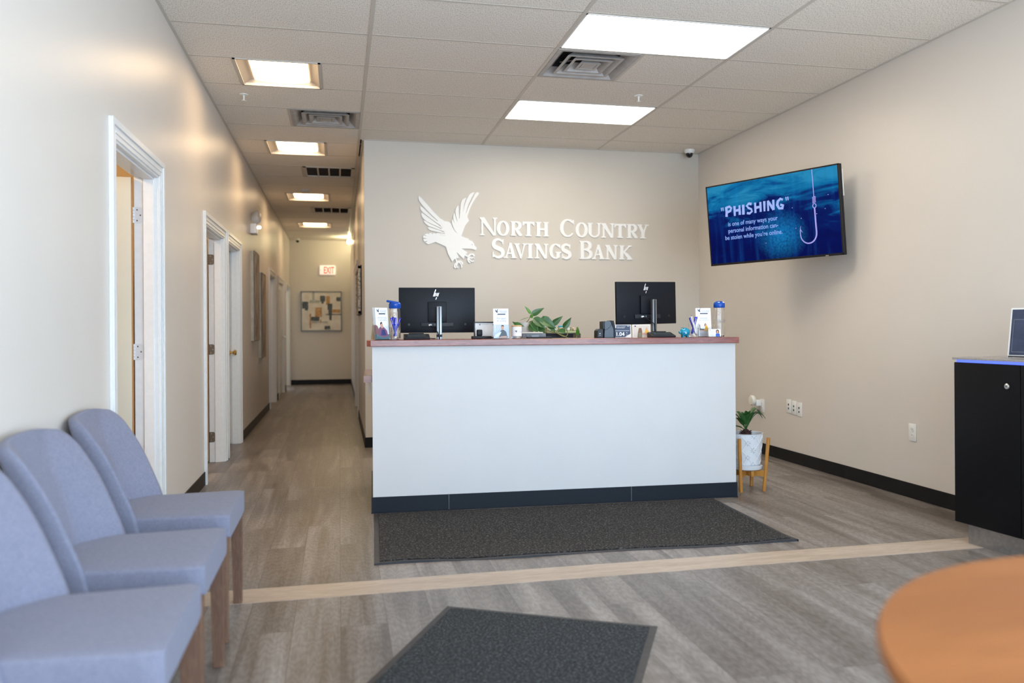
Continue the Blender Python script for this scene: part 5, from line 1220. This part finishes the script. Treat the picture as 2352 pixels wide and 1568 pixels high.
# ------------------------------------------------------------------ chairs
def make_chair():
    """faces +x; origin on the floor under the seat centre; y is the chair's width"""
    t = thing('upholstered_chair', 'blue grey upholstered dining chair with brown legs, farthest of the three along the left wall', 'chair', (0, 0, 0), 0, 'blue grey upholstered chairs along the left wall')
    # local x: 0 = seat front edge, negative toward the wall; seat top .48
    q = MB(); w = .245
    def seat(u, v):     # closed loft front to back
        x = -.455 * v; hw = w - .035 * v
        a = 2 * PI * u; ca, sa = math.cos(a), math.sin(a); e = .16
        sx = (abs(ca) ** e) * (1 if ca >= 0 else -1); sz = (abs(sa) ** e) * (1 if sa >= 0 else -1)
        crown = .008 * (1 - (sx * .98) ** 2) * (sz > 0)
        end = 1 - .05 * (max(0, .06 - v) / .06) ** 2
        return (x - (.0 if v > 0 else 0), sx * hw * end, .4325 + sz * .0475 * end + crown)
    n = 56; q.grid(seat, n, 16, m_fabric, closed_u=True)
    q.f.append(tuple(range(n))); q.mi.append(0); q.smooth.append(True)
    q.f.append(tuple(range(16 * n, 17 * n))); q.mi.append(0); q.smooth.append(True)
    s = q.build('seat', t, angle=60)
    # curved back: front profile at the outer edge, dished toward the middle
    prof = [(-.300, .40), (-.315, .48), (-.355, .58), (-.400, .68), (-.450, .765), (-.490, .815), (-.525, .842)]
    rear = [(-.455, .36), (-.470, .48), (-.500, .60), (-.530, .70), (-.555, .77), (-.572, .815), (-.578, .836)]
    def ev_(P, v):
        k = v * (len(P) - 1); i = min(int(k), len(P) - 2); f_ = k - i
        p0, p1, p2, p3 = P[max(i - 1, 0)], P[i], P[i + 1], P[min(i + 2, len(P) - 1)]
        return tuple(.5 * ((2 * p1[j]) + (p2[j] - p0[j]) * f_ + (2 * p0[j] - 5 * p1[j] + 4 * p2[j] - p3[j]) * f_ ** 2 + (3 * p1[j] - p0[j] - 3 * p2[j] + p3[j]) * f_ ** 3) for j in (0, 1))
    def back(u, v):
        # u runs round the section: 0..0.5 front face (left to right), .5..1 rear face (right to left)
        front = u <= .5; s_ = (u / .5 if front else (1 - u) / .5) * 2 - 1
        hw = w - .012 + .010 * math.sin(PI * min(v * 1.0, 1)) - .035 * max(0, v - .75) ** 1.5 * 4
        fx, fz = ev_(prof, v); rx_, rz_ = ev_(rear, v)
        dd_ = max(0, (abs(s_) - .34) / .66); dd_ = dd_ * dd_ / (dd_ + .06) * 1.06
        dish = (1 - min(1, dd_)) * (.135 - .085 * v)
        topz = .022 * (1 - s_ * s_) * v ** 3
        if front: x, z = max(fx - dish, rx_ + .030), fz + topz
        else: x, z = rx_ + .03 * (abs(s_) ** 4), rz_ + topz
        return (x, s_ * hw, z)
    q = MB(); n = 48; nv = 18
    def bk(u, v):
        # thin rounded lip between front and rear at both ends
        return back(u, v)
    q.grid(bk, n, nv, m_fabric, closed_u=True)
    top = [nv * n + k for k in range(n)]; bot = list(range(n))
    half = n // 2
    for k in range(1, half):   # bridge front and rear along top
        pass
    for ring in (bot, top):
        for k in range(half):
            a, b_, c, d = ring[k], ring[k + 1], ring[(n - k - 1) % n], ring[(n - k) % n]
            fc = []
            for i in (a, b_, c, d):
                if i not in fc: fc.append(i)
            if len(fc) > 2: q.f.append(tuple(fc)); q.mi.append(0); q.smooth.append(True)
    q.build('backrest', t, bevel=0, angle=70, subsurf=1)
    for y in (-1, 1):
        q = MB(); q.taper((-.030, y * (w - .030), .400), (.0225, .0225), (-.026, y * (w - .024), 0), (.017, .017), m_walnut); q.build('leg', t, bevel=.002)
        q = MB(); q.taper((-.415, y * (w - .060), .400), (.0225, .0225), (-.50, y * (w - .055), 0), (.017, .017), m_walnut); q.build('leg', t, bevel=.002)
    return t
ch0 = make_chair(); ch0.location = (-.402, 3.375, 0)
for (x, y, rz, lb) in ((-.388, 2.715, 0, 'blue grey upholstered dining chair with brown legs, middle of the three along the left wall'), (-.372, 2.085, 0, 'blue grey upholstered dining chair at the lower left corner, nearest the camera')):
    c = copy_tree(ch0); c.location = (x, y, 0); c.rotation_euler = (0, 0, rz); c['label'] = lb

# ------------------------------------------------------------------ round table, lower right
t = thing('round_table', 'round honey wood table top blurred in the lower right corner', 'table', (1.235, .655, 0))
q = MB(); q.lathe([(.585, .712), (.600, .718), (.603, .730), (.598, .740), (.002, .740)], m_oak, n=96); q.build('table_top', t)
q = MB(); q.lathe([(.05, .03), (.038, .08), (.034, .60), (.05, .68), (.16, .70), (.17, .712)], m_oak, n=28); q.build('pedestal', t)
q = MB(); q.lathe([(.27, 0), (.275, .012), (.24, .028), (.06, .04)], m_oak, n=48); q.build('foot', t)

# ------------------------------------------------------------------ coin machine cabinet, right
FA = math.atan2(-.391, .036); ax_ = Vector((math.cos(FA), math.sin(FA)))
t = thing('service_cabinet', 'black two-door cabinet with a steel plinth and blue lit top against the right wall', 'cabinet', (3.234, 3.709, 0), FA)
# local: +x runs along the front toward the camera, +y runs from the front back to the wall
m_cab = mat('matt_black_cabinet', (.0035, .0035, .005), .5, spec=.2); m_steel = noisy('brushed_steel', (.36, .35, .34), (.30, .29, .285), 50, .38, metal=.85)
D = .455; Wd = .79; zb, zt = .115, .968
q = MB(); q.box(0.004, .022, zb, Wd - .004, D, zt, m_cab, .004); q.build('body', t)
q = MB(); q.box(.045, .045, 0, Wd - .045, D, zb, m_steel); q.build('plinth', t)
q = MB(); q.box(.3955, .0445, 0, .3965, .0455, zb, m_dark); q.build('plinth_joint', t)
for k in (0, 1):
    q = MB(); q.box(.0 + k * .396, 0, zb - .002, .392 + k * .398, .021, zt, m_cab, .004); d_ = q.build('cabinet_door', t)
    q = MB(); q.lathe([(.013, 0), (.014, -.004), (.010, -.007)], m_metal, c=(.322 if k == 0 else .47, 0, .858), n=24, ax='y'); q.lathe([(.004, -.007), (.0035, -.0085)], m_ink, c=(.322 if k == 0 else .47, 0, .858), n=12, ax='y'); q.build('lock', d_)
q = MB(); q.box(.012, .006, zt, Wd - .012, D - .02, zt + .014, mat('blue_led_strip', (.02, .04, .4), .4, emit=(.09, .15, 1.0), estr=.9)); q.build('light_strip', t)
q = MB(); q.box(-.006, -.006, zt + .014, Wd + .006, D, zt + .026, noisy('speckled_taupe_top', (.30, .27, .25), (.36, .33, .31), 120, .25)); q.build('cabinet_top', t, bevel=.002)
# notice in an acrylic stand
ZC2 = zt + .0262
t = thing('notice_sign', 'navy notice sign with a white eagle in a white-edged stand on the cabinet', 'sign', (3.44, 3.57, ZC2), math.radians(-81))
lean = .13; X = Matrix.Rotation(-lean, 4, 'X'); w, h = .280, .262
q = MB(); q.X = X; q.box(0, 0, 0.004, w, .003, h, m_plug); q.build('backing_card', t)
q = MB(); q.box(-.002, -.02, 0, w + .002, .06, .003, m_acrylic); q.box(.004, -.001, .003, w - .004, .001, .010, m_ink); q.build('acrylic_foot', t)
q = MB(); q.X = X; y = -.0004; e = -.0004
q.rect(.008, .014, w - .008, h - .008, noisy('poster_navy', (.030, .042, .085), (.045, .065, .12), 14, .45), y)
for (a, b_, c, d) in ((.020, .030, w - .020, .0312), (.020, .20, w - .020, .2012), (.020, .030, .0212, .2012), (w - .0212, .030, w - .020, .2012)): q.rect(a, b_, c, d, m_greytext, y + e)
eagle(q, m_paper, .072, .078, .200, y, y + e, False)
q.text('NOTICE', .030, m_paper, x=w / 2, z=.168, y=y + e, off=.0008)
q.text('NON-CUSTOMER', .0115, m_paper, x=w / 2, z=.146, y=y + e, off=.0004); q.text('MACHINE', .0115, m_paper, x=w / 2, z=.132, y=y + e, off=.0004); q.text('THERE IS NO', .0115, m_paper, x=w / 2, z=.106, y=y + e, off=.0004)
q.build('poster', t, recalc=False)
